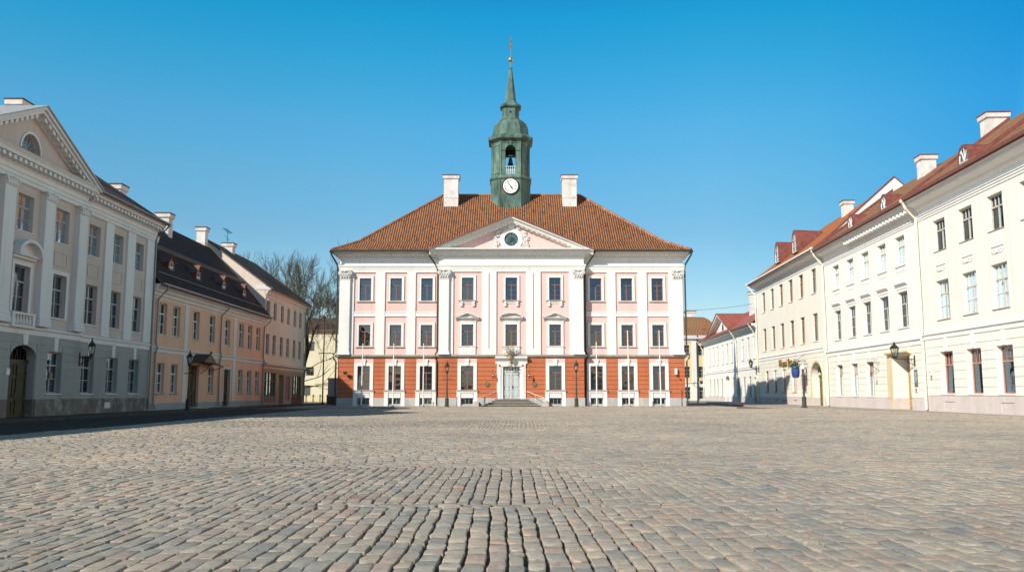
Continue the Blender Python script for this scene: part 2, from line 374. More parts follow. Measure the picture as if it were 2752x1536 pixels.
CACHE = {}
def win_meshes(w, h, style):
    key = (round(w, 2), round(h, 2), style['name'])
    if key in CACHE: return CACHE[key]
    st = dict(tr=.66, tc=2, bc=2, br=1, fr=.06, bar=.03, tb=.08, mat='whitewood', glass='glass', mull=.08); st.update(style)
    f = MB(); x0, x1 = -w/2, w/2; fr = st['fr']
    f.box(x0, x0+fr, 0, .08, 0, h); f.box(x1-fr, x1, 0, .08, 0, h); f.box(x0+fr, x1-fr, 0, .08, 0, fr); f.box(x0+fr, x1-fr, 0, .08, h-fr, h)
    zt = h*st['tr']; tb = st['tb']
    f.box(x0+fr, x1-fr, -.02, .078, zt-tb/2, zt+tb/2)
    def grid(za, zb, c, r, thick, yy):
        for i in range(1, c):
            x = x0+fr+(w-2*fr)*i/c; t = thick if (c == 2 or i*2 == c) else st['bar']
            f.box(x-t/2, x+t/2, yy, .076, za, zb)
        for j in range(1, r):
            z = za+(zb-za)*j/r
            f.box(x0+fr, x1-fr, yy+.012, .06, z-st['bar']/2, z+st['bar']/2)
    grid(fr, zt-tb/2, st['bc'], st['br'], st['mull'], -.01)
    grid(zt+tb/2, h-fr, st['tc'], 1, st['bar'], .005)
    fm = f.mesh('window_frame', [st['mat']])
    p = MB(); p.face([(x0+fr/2, .05, fr/2), (x1-fr/2, .05, fr/2), (x1-fr/2, .05, h-fr/2), (x0+fr/2, .05, h-fr/2)])
    pm = p.mesh('window_pane', [st['glass']])
    CACHE[key] = (fm, pm); return CACHE[key]

def curtain_mesh(w, h, kind):
    key = ('cur', round(w, 2), round(h, 2), kind)
    if key in CACHE: return CACHE[key]
    c = MB()
    def sheet(a, b, z0, z1, amp, pitch):
        n = max(2, int((b-a)/pitch*4))
        for i in range(n):
            xa, xb = a+(b-a)*i/n, a+(b-a)*(i+1)/n
            ya, yb = .16+amp*math.sin(2*PI*i/4), .16+amp*math.sin(2*PI*(i+1)/4)
            c.face([(xa, ya, z0), (xb, yb, z0), (xb, yb, z1), (xa, ya, z1)])
    mat = 'curtain'
    if kind == 'drapes': sheet(-w/2+.03, -w/2+w*.30, .03, h-.03, .03, .12); sheet(w/2-w*.26, w/2-.03, .03, h-.03, .03, .12)
    elif kind == 'net': sheet(-w/2+.03, w/2-.03, .03, h*.98, .02, .14)
    elif kind == 'half': sheet(-w/2+.03, w/2-.03, .03, h*.60, .02, .14)
    elif kind == 'onesided': sheet(-w/2+.03, -w/2+w*.42, .03, h-.03, .03, .12)
    elif kind == 'blind': sheet(-w/2+.03, w/2-.03, h*.05, h-.03, .0, .3); mat = 'blind'
    elif kind == 'film': sheet(-w/2+.03, w/2-.03, .03, h*.66, .0, .3); mat = 'greenblind'
    c.fixn = False
    CACHE[key] = c.mesh('curtain', [mat]); return CACHE[key]

def sill_mesh(w, rec, mat, out=.12, th=.09, over=.12):
    key = ('sill', round(w, 2), rec, mat, out, th, over)
    if key not in CACHE:
        s = MB(); s.sweep([(-rec-out, -th*.75), (-rec-out, -.02), (.0, .012), (.0, -th), (-rec-out*.3, -th)], -w/2-over, w/2+over)
        CACHE[key] = s.mesh('sill', [mat])
    return CACHE[key]

def surround_mesh(w, h, rec, mat, bw=.16, proud=.06, key_=False, apron=0.):
    key = ('sur', round(w, 2), round(h, 2), rec, mat, bw, proud, key_, apron)
    if key not in CACHE:
        s = MB(); y0, y1 = -rec-proud, -rec+.01; a, b = -w/2, w/2
        s.box(a-bw, a, y0, y1, 0, h); s.box(b, b+bw, y0, y1, 0, h); s.box(a-bw, b+bw, y0-.003, y1, h, h+bw)
        q = bw*.35
        s.box(a-bw-.03, a-bw, y0-.02, y1, 0, h+bw+.03); s.box(b+bw, b+bw+.03, y0-.02, y1, 0, h+bw+.03); s.box(a-bw, b+bw, y0-.022, y1, h+bw, h+bw+.03)
        CACHE[key] = s.mesh('surround', [mat])
    return CACHE[key]

def window(bld, u, zb, w, h, rec, style, y=0., curtain=None, sill=None, surround=None, name='window'):
    fm, pm = win_meshes(w, h, style)
    o = link(name, fm, bld, (u, y+rec, zb))
    pn = link('pane', pm, o); pn.rotation_euler = (random.gauss(0, .012), 0, random.gauss(0, .012))
    if curtain: link('curtain', curtain_mesh(w, h, curtain), o)
    if sill: link('sill', sill_mesh(w, rec, *sill), o)
    if surround: link('surround', surround_mesh(w, h, rec, *surround), o)
    return o

def chimney(bld, x0, x1, y0, y1, z0, z1, cap='soot', band=.35):
    c = MB(); c.box(x0, x1, y0, y1, z0, z1)
    c.rect_loft(x0, x1, y0, y1, [(.02, z1-band), (.10, z1-band+.08), (.12, z1-.02), (.12, z1)])
    c.rect_loft(x0, x1, y0, y1, [(.025, z0+(z1-z0)*.42), (.03, z0+(z1-z0)*.44), (.025, z0+(z1-z0)*.46)])
    o = c.build('chimney', ['chim'], bld)
    k = MB(); k.rect_loft(x0, x1, y0, y1, [(.15, z1+.003), (.15, z1+.09), (-.02, z1+.13)]); k.build('chimney_cap', [cap], o)
    return o

def downpipe(bld, path, mat, r=.06):
    p = MB(); p.tube(path, r, 8)
    a, b = Vector(path[-2]), Vector(path[-1]); n = max(1, int((a-b).length/2.2))
    for i in range(n+1):
        q = a.lerp(b, (i+.3)/(n+1)); p.lathe([(r*1.25, q.z-.03), (r*1.25, q.z+.03)], 8, (q.x, q.y))
    p.ball((path[0][0], path[0][1], path[0][2]), r*1.7)
    return p.build('downpipe', [mat], bld, smooth=False)

def capital(mb, x0, x1, y0, y1, z0, z1):
    """small composite capital: bell, abacus, two volutes and a row of leaves"""
    h = z1-z0; cx = (x0+x1)/2; w = x1-x0
    mb.rect_loft(x0, x1, y0, y1, [(0, z0), (.03, z0+.04), (.03, z0+.09), (.0, z0+.1), (.02, z0+h*.5), (.08, z1-h*.22)])
    mb.rect_loft(x0, x1, y0, y1, [(.07, z1-h*.16), (.10, z1-h*.10), (.10, z1)])
    for s in (-1, 1):
        mb.disc_y(cx+s*(w/2+.01), z1-h*.32, h*.20, y0-.12, y0-.01, 10)
        mb.disc_y(cx+s*(w/2+.01), z1-h*.32, h*.08, y0-.15, y0-.12, 8)
    for k in range(4):
        x = x0+w*(k+.5)/4
        mb.ball((x, y0-.03, z0+h*.30), w*.11, 0, 6, 1.3)
    for k in range(3):
        x = x0+w*(k+1)/4
        mb.ball((x, y0-.045, z0+h*.50), w*.11, 0, 6, 1.3)
    mb.ball((cx, y0-.09, z1-h*.14), w*.10, 0, 6)

def pilaster(bld, x0, x1, y0, proud, z0, z1, ch, mat='white', capmat='whitecap', base=.28, h0=0.):
    p = MB(); yf = y0-proud
    p.box(x0, x1, yf, y0+.01, z0+base, z1-ch)
    p.rect_loft(x0, x1, yf, y0, [(.09, z0), (.09, z0+base*.4), (.05, z0+base*.5), (.06, z0+base*.7), (.0, z0+base)])
    o = p.build('pilaster', [mat], bld)
    c = MB(); capital(c, x0, x1, yf, y0+.01, z1-ch, z1); c.build('capital', [capmat], o)
    return o

def text_mesh(txt, size, mat, extr=.01, align='CENTER'):
    cu = bpy.data.curves.new('lettering', 'FONT'); cu.body = txt; cu.size = size; cu.extrude = extr; cu.align_x = align; cu.align_y = 'CENTER'
    o = bpy.data.objects.new('lettering', cu); COL.objects.link(o)
    dg = bpy.context.evaluated_depsgraph_get(); dg.update()
    me = bpy.data.meshes.new_from_object(o.evaluated_get(dg)); bpy.data.objects.remove(o); bpy.data.curves.remove(cu)
    me.transform(Matrix.Rotation(PI/2, 4, 'X')); me.materials.clear(); me.materials.append(M[mat]); me.name = 'lettering'
    return me

# ================================================================== ground
def structure(name, mb, mats, **k):
    o = mb.build(name, mats, **k); o['kind'] = 'structure'; return o

g = MB(); g.face([(-1500, -1500, -.030), (1500, -1500, -.030), (1500, 2500, -.030), (-1500, 2500, -.030)])
structure('ground', g, ['sand'])
g = MB(); g.face([(-60, 68.95, -.010), (60, 68.95, -.010), (60, 220, -.010), (-60, 220, -.010)])
structure('street', g, ['asphalt'])

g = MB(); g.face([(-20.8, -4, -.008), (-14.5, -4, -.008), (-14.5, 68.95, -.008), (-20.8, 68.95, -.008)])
structure('road', g, ['darkroad'])  # dark lane laid out to the edge of the left row's shade

def walk(name, poly, z=.12, kerb_edges=(), mats=('slab', 'kerb')):
    g = MB(); ar = sum(a[0]*b[1]-b[0]*a[1] for a, b in zip(poly, poly[1:]+poly[:1]))
    if ar < 0: poly = poly[::-1]
    g.loft([[(x, y, -.06) for x, y in poly], [(x, y, z) for x, y in poly]], 0)
    for a, b in kerb_edges:   # kerb stones, one by one
        a, b = Vector((*a, 0)), Vector((*b, 0)); d = (b-a); n = max(1, int(d.length/1.0)); t = d.normalized(); q = Vector((-t.y, t.x, 0))
        for i in range(n):
            p0 = a+d*(i/n)+t*.006; p1 = a+d*((i+1)/n)-t*.006; o = random.uniform(-.008, .008); zz = z+.012+random.uniform(-.006, .006)
            pts = [p0+q*(o-.13), p1+q*(o-.13), p1+q*(o+.05), p0+q*(o+.05)]
            g.loft([[(p.x, p.y, -.05) for p in pts], [(p.x, p.y, zz-.02) for p in pts], [(p.x+(q.x*.02 if k < 2 else -q.x*.02), p.y+(q.y*.02 if k < 2 else -q.y*.02), zz) for k, p in enumerate(pts)]], 1)
    return structure(name, g, list(mats))
walk('pavement', [(-23.2, 0), (-20.7, 0), (-20.7, 52), (-20.2, 58), (-20.7, 75), (-20.9, 98), (-23.2, 98)], kerb_edges=[((-20.7, 0), (-20.7, 52)), ((-20.7, 52), (-20.2, 58)), ((-20.2, 58), (-20.7, 75)), ((-20.7, 75), (-20.9, 98))], mats=('slabshade', 'slabshade'))
walk('pavement', [(-17.6, 69.2), (17.6, 69.2), (17.6, 96), (-17.6, 96)], kerb_edges=[((17.6, 69.2), (-17.6, 69.2)), ((-17.6, 69.2), (-17.6, 96)), ((17.6, 96), (17.6, 69.2))])
walk('pavement', [(23.4, 0), (23.7, 41), (21.2, 66), (21.3, 80), (22.6, 92), (26.5, 136), (30.5, 136), (23.4, 0)][:7]+[(25.2, 0)], kerb_edges=[((23.7, 41), (23.4, 0)), ((21.2, 66), (23.7, 41)), ((21.3, 80), (21.2, 66)), ((22.6, 92), (21.3, 80))])

def cobbles():
    rng = np.random.default_rng(3)
    C = []  # cx, cy, hx, hy
    X0, X1 = -14.6, 23.9
    def cols(ya, yb, w, lmin, lmax):
        x = X0
        while x < X1:
            ww = rng.normal(w, w*.07); y = ya-rng.uniform(0, lmin)
            n = int((yb-y)/lmin)+3; ls = rng.uniform(lmin, lmax, n); ye = y+np.cumsum(ls); ys = ye-ls
            ys = np.maximum(ys, ya); ye = np.minimum(ye, yb); k = (ye-ys) > .07
            ys, ye = ys[k], ye[k]
            C.append(np.stack([np.full(len(ys), x+ww/2), (ys+ye)/2, np.full(len(ys), ww/2-rng.uniform(.004, .012)), (ye-ys)/2-rng.uniform(.000, .003, len(ys))], 1)); x += ww
    def rows(ya, yb, w, lmin, lmax):
        n = max(1, round((yb-ya)/w)); hs = rng.normal(1, .08, n); hs *= (yb-ya)/hs.sum(); y = ya
        for h in hs:
            x = X0-rng.uniform(0, lmin); m = int((X1-x)/lmin)+3; ls = rng.uniform(lmin, lmax, m); xe = x+np.cumsum(ls); xs = xe-ls
            k = (xs < X1) & (xe > X0); xs, xe = xs[k], xe[k]
            C.append(np.stack([(xs+xe)/2, np.full(len(xs), y+h/2), (xe-xs)/2-.009, np.full(len(xs), h/2-.006)], 1)); y += h
    y = 1.0
    for (kind, yb) in (('c', 5.0), ('r1', 5.2), ('c', 9.55), ('r1', 9.76), ('c', 14.45), ('r1', 14.65), ('r', 19.6), ('r', 31), ('c', 39.0), ('r1', 39.2), ('r', 69.3)):
        if kind == 'c': cols(y, yb, .152, .20, .42)
        elif kind == 'r1': rows(y, yb, .2, .22, .36)
        else: rows(y, yb, .17, .20, .36)
        y = yb
    A = np.concatenate(C); N = len(A)
    cx, cy, hx, hy = A.T
    t = np.array([(-1, -1), (0, -1), (1, -1), (1, 0), (1, 1), (0, 1), (-1, 1), (-1, 0)], float)
    V = np.zeros((N, 33, 3))
    jit = rng.normal(0, 1, (N, 8, 2))*np.array([.0060, .009]); jit = np.clip(jit, -.013, .013)
    z0 = np.clip(rng.normal(0, .0038, N), -.008, .009); sx = rng.normal(0, .016, N); sy = rng.normal(0, .014, N)
    bulge = rng.uniform(.000, .004, N)
    rnd = 1-.07*(np.abs(t[:, 0])*np.abs(t[:, 1]))       # slightly worn corners
    for k, (ins, zz) in enumerate(((0., -.06), (0., -.007), (.003, -.001), (.011, .0006))):
        hxx = np.maximum(hx-ins, .02)[:, None]; hyy = np.maximum(hy-ins*.3, .02)[:, None]
        px = t[None, :, 0]*hxx*rnd+jit[:, :, 0]; py = t[None, :, 1]*hyy*rnd+jit[:, :, 1]
        V[:, k*8:(k+1)*8, 0] = px; V[:, k*8:(k+1)*8, 1] = py
        V[:, k*8:(k+1)*8, 2] = zz*np.where(np.abs(t[:, 0]) > .5, 1., .35)[None, :]+(z0[:, None]+sx[:, None]*px+sy[:, None]*py if k else 0)
        if k == 3: V[:, 24:32, 2] += rng.normal(0, .0017, (N, 8))
    V[:, 32, 2] = z0+bulge
    V[:, :, 0] += cx[:, None]; V[:, :, 1] += cy[:, None]
    x, yy = V[:, :, 0].copy(), V[:, :, 1].copy()
    V[:, :, 0] += .010*np.sin(1.1*yy+.35*x)+.006*np.sin(3.1*yy+1.3*x)+.03*np.sin(.37*yy-.2*x)
    V[:, :, 1] += .05*np.sin(.5*x+.2*yy)+.02*np.sin(1.9*x+.6*yy)
    V[:, :, 2] += .003*np.sin(.8*x+.3*yy)+.003*np.sin(.5*yy-.4*x)+.002*np.sin(2.3*x+1.7*yy)
    V[:, :, 2] = np.where(np.arange(33)[None, :] < 8, -.065, V[:, :, 2])
    Q = []
    for k in range(3):
        for i in range(8):
            j = (i+1) % 8; Q.append((k*8+i, k*8+j, (k+1)*8+j, (k+1)*8+i))
    Q = np.array(Q); T = np.array([(24+i, 24+(i+1) % 8, 32) for i in range(8)])
    base = (np.arange(N)*33)[:, None, None]
    qa = (Q[None]+base).reshape(N, -1); ta = (T[None]+base).reshape(N, -1)
    loops = np.concatenate([qa, ta], 1).ravel().astype(np.int32)
    tot = np.tile(np.array([4]*24+[3]*8, np.int32), N); start = np.concatenate([[0], np.cumsum(tot)[:-1]]).astype(np.int32)
    me = bpy.data.meshes.new('cobbled_square')
    me.vertices.add(N*33); me.vertices.foreach_set('co', V.astype(np.float32).ravel())
    me.loops.add(len(loops)); me.loops.foreach_set('vertex_index', loops)
    me.polygons.add(len(tot)); me.polygons.foreach_set('loop_start', start); me.polygons.foreach_set('loop_total', tot)
    me.polygons.foreach_set('use_smooth', np.tile(np.array([False]*16+[True]*16), N))
    at = me.attributes.new('stone', 'FLOAT', 'POINT'); at.data.foreach_set('value', np.repeat(rng.uniform(0, 1, N), 33).astype(np.float32))
    me.update(calc_edges=True); me.materials.append(M['cobble'])
    o = link('cobbled_square', me); o['kind'] = 'structure'
cobbles()

# ================================================================== town hall
def town_hall():
    T = thing('town_hall', 'pink and white town hall with orange red ground floor and green copper clock tower', 'town hall', (-.06, 75.2, 0))
    BAY = [-12.63, -9.97, -7.3, -3.75, 0, 3.75, 7.3, 9.97, 12.63]
    RY = -.5; D = 16.; HW = 14.85; RW = 6.2
    S_TH = dict(name='town', tr=.68, tc=2, bc=2, br=3, mat='brownwood', mull=.09, fr=.05, bar=.022)
    def yof(u): return RY if abs(u) < RW else 0.
    ops = {}
    for u in BAY:
        w = 1.0; L = []
        L.append((u-.5, u+.5, 9.13, 11.08, .16)); L.append((u-.5, u+.5, 5.22, 7.04, .16))
        if u != 0:
            L.append((u-.53, u+.53, 1.48, 3.51, .16)); L.append((u-.53, u+.53, .25, .80, .14))
        ops[u] = L
    left = [o for u in BAY if u < -RW for o in ops[u]]; mid = [o for u in BAY if abs(u) < RW for o in ops[u]]; right = [o for u in BAY if u > RW for o in ops[u]]
    door_op = (-.71, .71, .74, 3.46, .22)
    # walls: plinth, ground floor and upper floors are three coats
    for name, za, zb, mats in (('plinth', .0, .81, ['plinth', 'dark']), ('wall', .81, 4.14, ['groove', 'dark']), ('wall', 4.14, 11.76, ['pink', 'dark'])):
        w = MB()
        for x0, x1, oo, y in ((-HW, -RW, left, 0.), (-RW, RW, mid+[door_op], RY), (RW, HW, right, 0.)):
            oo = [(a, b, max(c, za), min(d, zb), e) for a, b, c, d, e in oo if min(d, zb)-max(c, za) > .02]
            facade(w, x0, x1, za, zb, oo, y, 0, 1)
        for s in (-1, 1):
            w.face([(s*RW, RY, za), (s*RW, 0, za), (s*RW, 0, zb), (s*RW, RY, zb)])
            w.face([(s*HW, 0, za), (s*HW, D, za), (s*HW, D, zb), (s*HW, 0, zb)])
        w.face([(-HW, D, za), (HW, D, za), (HW, D, zb), (-HW, D, zb)])
        if name == 'plinth':
            for x0, x1, y in ((-HW, -RW, 0.), (-RW, RW, RY), (RW, HW, 0.)):
                cuts = [(u-.78, u+.78) for u in BAY if x0 < u < x1 and u != 0]+([(-1.3, 1.3)] if y else [])
                x = x0-.05
                for l, r in sorted(cuts)+[(x1+.05, x1+.05)]:
                    w.box(x, l, y-.07, y+.01, 0, .83); x = r
        w.build(name, mats, T)
    # orange rusticated courses
    c = MB()
    for x0, x1, y in ((-HW, -RW, 0.), (-RW, RW, RY), (RW, HW, 0.)):
        cut = [(u-.82, u+.82, .8, 4.2) for u in BAY if x0 < u < x1 and u != 0]+([(-1.22, 1.22, .8, 4.2)] if y else [])
        courses(c, x0, x1, .83, 4.14, 9, cut, y, .045, .03)
    c.build('rustication', ['orange'], T)
    # white bands of the upper floors: strips, cross bands and the panel frames
    b = MB()
    for s in (-1, 1):
        for a, e in ((13.6, HW-.003), (10.92, 11.72), (8.27, 9.02), (RW, 6.37)):
            b.box(s*a, s*e, -.10, .01, 4.44, 11.60)
        b.box(s*RW, s*(HW-.003), -.104, .01, 11.58, 11.74)
        for a, e in ((11.72, 13.6), (9.02, 10.92), (6.37, 8.27)):
            b.box(s*a, s*e, -.06, .01, 7.77, 8.17)
            b.box(s*a, s*e, -.09, -.058, 7.77, 7.84); b.box(s*a, s*e, -.09, -.058, 8.10, 8.17)
        b.box(s*4.975, s*(RW-.003), RY-.10, RY+.01, 4.44, 11.60)
        b.box(s*1.275, s*1.86, RY-.10, RY+.01, 4.44, 11.60); b.box(s*1.94, s*2.525, RY-.10, RY+.01, 4.44, 11.60)
        b.box(s*1.86, s*1.94, RY-.097, RY+.01, 4.44, 4.95); b.box(s*1.86, s*1.94, RY-.097, RY+.01, 11.42, 11.60)
    b.box(-RW+.003, RW-.003, RY-.104, RY+.01, 11.58, 11.74)
    b.build('wall_panel', ['white'], T)
    # string course between ground floor and upper floors
    s_ = MB(); prof = [(.02, 4.12), (.06, 4.16), (.06, 4.24), (.22, 4.30), (.25, 4.40), (.24, 4.45), (.0, 4.50)]
    s_.rect_loft(-HW, HW, 0, D, prof); s_.rect_loft(-RW, RW, RY, 2, [(o, z+.003) for o, z in prof]); s_.build('string_course', ['ledge'], T)
    # pilasters with capitals
    for s in (-1, 1):
        for a, e, y, pr in ((13.92, 14.77, 0, .30), (5.35, 6.17, RY, .30)):
            pilaster(T, min(s*a, s*e), max(s*a, s*e), y, pr, 4.47, 11.76, .85)
    # entablature
    e = MB(); prof = [(.0, 11.70), (.12, 11.74), (.12, 11.86), (.16, 11.88), (.16, 12.02), (.22, 12.05), (.25, 12.17), (.25, 12.21), (.04, 12.24), (.04, 12.72), (.12, 12.76), (.12, 12.98), (.22, 13.02), (.34, 13.08), (.42, 13.12), (.46, 13.13), (.48, 13.22), (.56, 13.30), (.60, 13.42), (.0, 13.45)]
    e.rect_loft(-HW, HW, 0, D, prof)
    pr2 = [(o, z-.003) for o, z in prof]; e.rect_loft(-RW, RW, RY, 2, pr2)
    for x0, x1, y in ((-HW-.1, -RW-.85, 0.), (-RW-.1, RW+.1, RY), (RW+.85, HW+.1, 0.)):
        n = int((x1-x0)/.40)
        for i in range(n+1):
            x = x0+(x1-x0)*i/n; e.box(x-.09, x+.09, y-.30, y-.10, 12.90, 13.05)
    for s in (-1, 1):
        x = s*(RW+.30); e.box(x-.2, x+.2, RY-.05, RY+.15, 12.88, 13.06)
        for i in range(38):
            y = i*.42; e.box(s*(HW+.10), s*(HW+.40), y-.1, y+.1, 12.88, 13.06)
    e.build('entablature', ['trimwhite'], T)
    # windows
    for u in BAY:
        y = yof(u); m = abs(u) < RW
        window(T, u, 9.13, 1.0, 1.95, .16, S_TH, y, random.choice([None, None, 'net', 'half']), ('ledge' if m else 'whitecap', .14, .13, .26), ('white', .17, .07))
        window(T, u, 5.22, 1.0, 1.82, .16, S_TH, y, random.choice([None, None, None, 'half']), ('whitecap', .14, .13, .26), ('white', .18, .07))
        if u != 0:
            o = window(T, u, 1.48, 1.06, 2.03, .16, dict(S_TH, name='townlow', tr=.72), y, 'blind' if u > RW else None, None, None)
            f = MB()   # white ground floor surround down to the pavement
            q = [(-.82, -.53), (.53, .82)]
            for a, d in q:
                f.box(a, d, -.26, -.15, -.0, 2.28); f.box(a+.02, d+.06 if a > 0 else d, -.255, -.15, -1.36, -.12) if a > 0 else f.box(a-.06, d-.02, -.255, -.15, -1.36, -.12)
            f.box(-.53, .53, -.26, -.15, 2.03, 2.28); f.box(-.9, .9, -.30, -.15, -.15, -.05); f.box(-.86, .86, -.27, -.15, -.24, -.15)
            f.box(-.50, .50, -.23, -.15, -.42, -.28)
            f.box(-.51, .51, -.20, -.15, -.66, -.42)
            f.prism([(-.13, 2.05), (.13, 2.05), (.17, 2.60), (-.17, 2.60)], -.33, -.2)
            f.build('surround', ['white'], o)
            k = MB(); k.box(-.82, .82, -.215, -.15, 2.28, 2.64); k.build('lintel', ['pink'], o)
            sl = MB(); sl.sweep([(-.36, -.06), (-.36, -.02), (-.16, .01), (-.16, -.06)], -.9, .9); sl.build('sill', ['ledge'], o)
            bw = link('basement_window', win_meshes(1.06, .55, dict(name='townbase', tr=.98, tc=1, bc=3, br=1, mat='greywood' if u < -RW or u > 12 else 'brownwood', tb=.02))[0], T, (u, y+.14, .25))
            link('pane', win_meshes(1.06, .55, dict(name='townbase', tr=.98, tc=1, bc=3, br=1, mat='brownwood', tb=.02))[1], bw)
            if u < -RW: link('curtain', curtain_mesh(1.06, .55, 'blind'), bw)
        ws = [c_ for c_ in T.children if c_.name.startswith('window')]
        top, low = [w_ for w_ in ws if abs(w_.location.x-u) < .01 and w_.location.z > 9][0], [w_ for w_ in ws if abs(w_.location.x-u) < .01 and 5 < w_.location.z < 6][0]
        if m:
            h = MB()   # consoles under the top sill
            for s in (-1, 1):
                x = s*.52; h.sweep([(-.30, -.12), (-.36, -.22), (-.30, -.38), (-.32, -.5), (-.24, -.58), (-.15, -.52), (-.15, -.12)], x-.09, x+.09)
            h.box(-.43, .43, -.22, -.15, -.26, -.13); h.build('console', ['white'], top)
            h = MB(); h.box(-.70, .70, -.26, -.15, -.76, -.1); h.box(-.5, .5, -.29, -.25, -.50, -.18); h.build('apron', ['white'], low)
            h = MB(); z0 = 1.82+.20
            h.box(-.78, .78, -.24, -.15, z0, z0+.14)
            h.sweep([(-.20, z0+.14), (-.30, z0+.18), (-.42, z0+.32), (-.46, z0+.34), (-.46, z0+.40), (-.15, z0+.44)], -.98, .98)
            if u == 0:
                A = [(1.02*math.cos(t), z0+.40+.46*math.sin(t)) for t in [PI*i/12 for i in range(13)]]
                A = [(x, z) for x, z in A]; B = [(x*.86, z0+.40+(z-z0-.40)*.72) for x, z in A]
                h.prism(A, -.24, -.15)
                for i in range(12): h.prism([A[i], A[i+1], B[i+1], B[i]], -.48, -.2)
            else:
                h.prism([(-1.02, z0+.40), (1.02, z0+.40), (0, z0+.86)], -.24, -.15)
                for s in (-1, 1): h.prism([(s*1.06, z0+.40), (s*.82, z0+.40), (0, z0+.74), (0, z0+.88)], -.48, -.2)
            h.build('hood', ['whitecap'], low)
    # door, its frame and steps
    d = MB()
    d.box(-.71, .71, .16, .22, .74, 3.04)
    d.box(-.71, .71, .02, .20, 2.98, 3.09)
    for s in (-1, 1):
        x0, x1 = (s*.03, s*.69); d.box(x0, x1, .07, .18, .76, 2.98)
        for za, zb in ((.92, 1.55), (1.70, 2.78)):
            xa, xb = s*.14, s*.58
            for p in ((xa, xa+s*.05, za, zb), (xb-s*.05, xb, za, zb)): d.box(p[0], p[1], .035, .08, p[2], p[3])
            for z in (za, zb-.05): d.box(xa, xb, .035, .08, z, z+.05)
            d.box(xa+s*.1, xb-s*.1, .05, .08, za+.12, zb-.12)
    d.box(-.05, .05, .02, .1, .76, 2.98)
    dr = d.build('door', ['paledoor'], T, loc=(0, RY, 0))
    h = MB(); h.ball((.12, .0, 1.75), .035); h.box(.09, .15, .02, .07, 1.62, 1.86); h.build('handle', ['bronze'], dr)
    t = MB()
    for i in range(7): x = -.71+1.42*i/6; t.box(x-.02, x+.02, .06, .12, 3.09, 3.46)
    t.box(-.71, .71, .06, .12, 3.42, 3.46); tr = t.build('transom', ['paledoor'], dr)
    t = MB(); t.face([(-.71, .13, 3.09), (.71, .13, 3.09), (.71, .13, 3.46), (-.71, .13, 3.46)]); t.build('pane', ['glass'], dr)
    t = MB()
    for s in (-1, 1):
        for a, bb, pr in ((.71, .90, .10), (.90, 1.06, .16), (1.06, 1.22, .12)): t.box(s*a, s*bb, RY-pr, RY+.01, .74, 3.60 if a > .8 else 3.46)
    t.box(-1.22, 1.22, RY-.16, RY+.01, 3.46, 3.72)
    t.sweep([(RY-.14, 3.70), (RY-.18, 3.90), (RY-.40, 4.10), (RY-.46, 4.16), (RY-.46, 4.30), (RY+.01, 4.34)], -1.36, 1.36)
    t.build('door_surround', ['white'], T)
    st = MB()
    for k in range(5):
        z1 = .74-.124*k; o = .34*k
        st = MB(); st.box(-1.40-.27*k, 1.40+.27*k, RY-.64-o, RY-(.3+o if k else 0), z1-.05, z1)
        st.box(-1.36-.27*k, 1.36+.27*k, RY-.58-o, RY, 0, z1-.045, 1)
        st.build('step', ['step', 'riser'], T)
    for s in (-1, 1):
        r = MB(); r.tube([(s*1.30, RY-.2, 1.36), (s*2.62, RY-1.75, .86), (s*2.72, RY-1.85, .78), (s*2.72, RY-1.9, .12)], .022, 6)
        r.tube([(s*2.0, RY-1.02, 1.09), (s*2.0, RY-1.02, .3)], .015, 5); r.build('handrail', ['pipe_c'], T)
        r = MB(); r.rect_loft(s*2.95-.18, s*2.95+.18, RY-1.3, RY-.02, [(.03, 0), (0, .1), (0, .5), (-.05, .56)]); r.build('step_block', ['plinth'], T)
    # pediment
    p = MB(); z0 = 13.40; AP = 16.30
    p.prism([(-6.3, z0), (6.3, z0), (0, AP-.32)], RY-.02, RY+.6); p.build('pediment', ['pink'], T)
    p = MB(); sl = math.atan2(AP-z0, 6.95)
    p.sweep([(RY-.86, z0), (RY-.90, z0+.10), (RY-.90, z0+.14), (RY+.1, z0+.20)], -7.0, 7.0)
    for s in (-1, 1):
        def pt(d, off): return (s*(7.05*(1-d)), z0+(AP-z0)*d+off)
        for ya, yb, oa, ob in ((-.55, 0, -.42, -.30), (-.18, 0, -.55, -.40), (-.62, 0, -.32, -.12), (-.86, 0, -.14, -.02), (-.92, .2, -.04, .06)):
            k = 1 if s < 0 else -1
            p.prism([pt(.0, oa), pt(.0, ob), (0, AP+ob), (0, AP+oa)], RY+ya, RY+yb+.02)
        n = 16
        for i in range(1, n):
            x, z = pt(i/n, -.50); p.prism([(x-.11, z-s*-.045), (x+.11, z+s*-.045), (x+.11, z+.2+s*-.045), (x-.11, z+.2-s*-.045)], RY-.46, RY)
    p.build('pediment_cornice', ['trimwhite'], T)
    p = MB()
    for s in (-1, 1):
        pts = [(-7.15, RY-.98, z0+.02), (0, RY-.98, AP+.10), (0, 7.2, AP+.10), (-7.15, 2.2, z0+.02)]
        if s > 0: pts = [(0, RY-.98, AP+.10), (7.15, RY-.98, z0+.02), (7.15, 2.2, z0+.02), (0, 7.2, AP+.10)]
        p.slab(pts, .10, 0, 0)
    p.build('pediment_roof', ['redmetal'], T)
    # round window and its cartouche
    f = MB(); cz = 14.40; y = RY-.02
    f.loft([[( r*math.cos(2*PI*k/28), y+yy, cz+r*math.sin(2*PI*k/28)) for k in range(28)] for r, yy in ((.60, 0), (.60, -.14), (.66, -.16), (.70, -.10), (.90, -.12), (1.0, -.08), (1.02, 0))], 0, False)
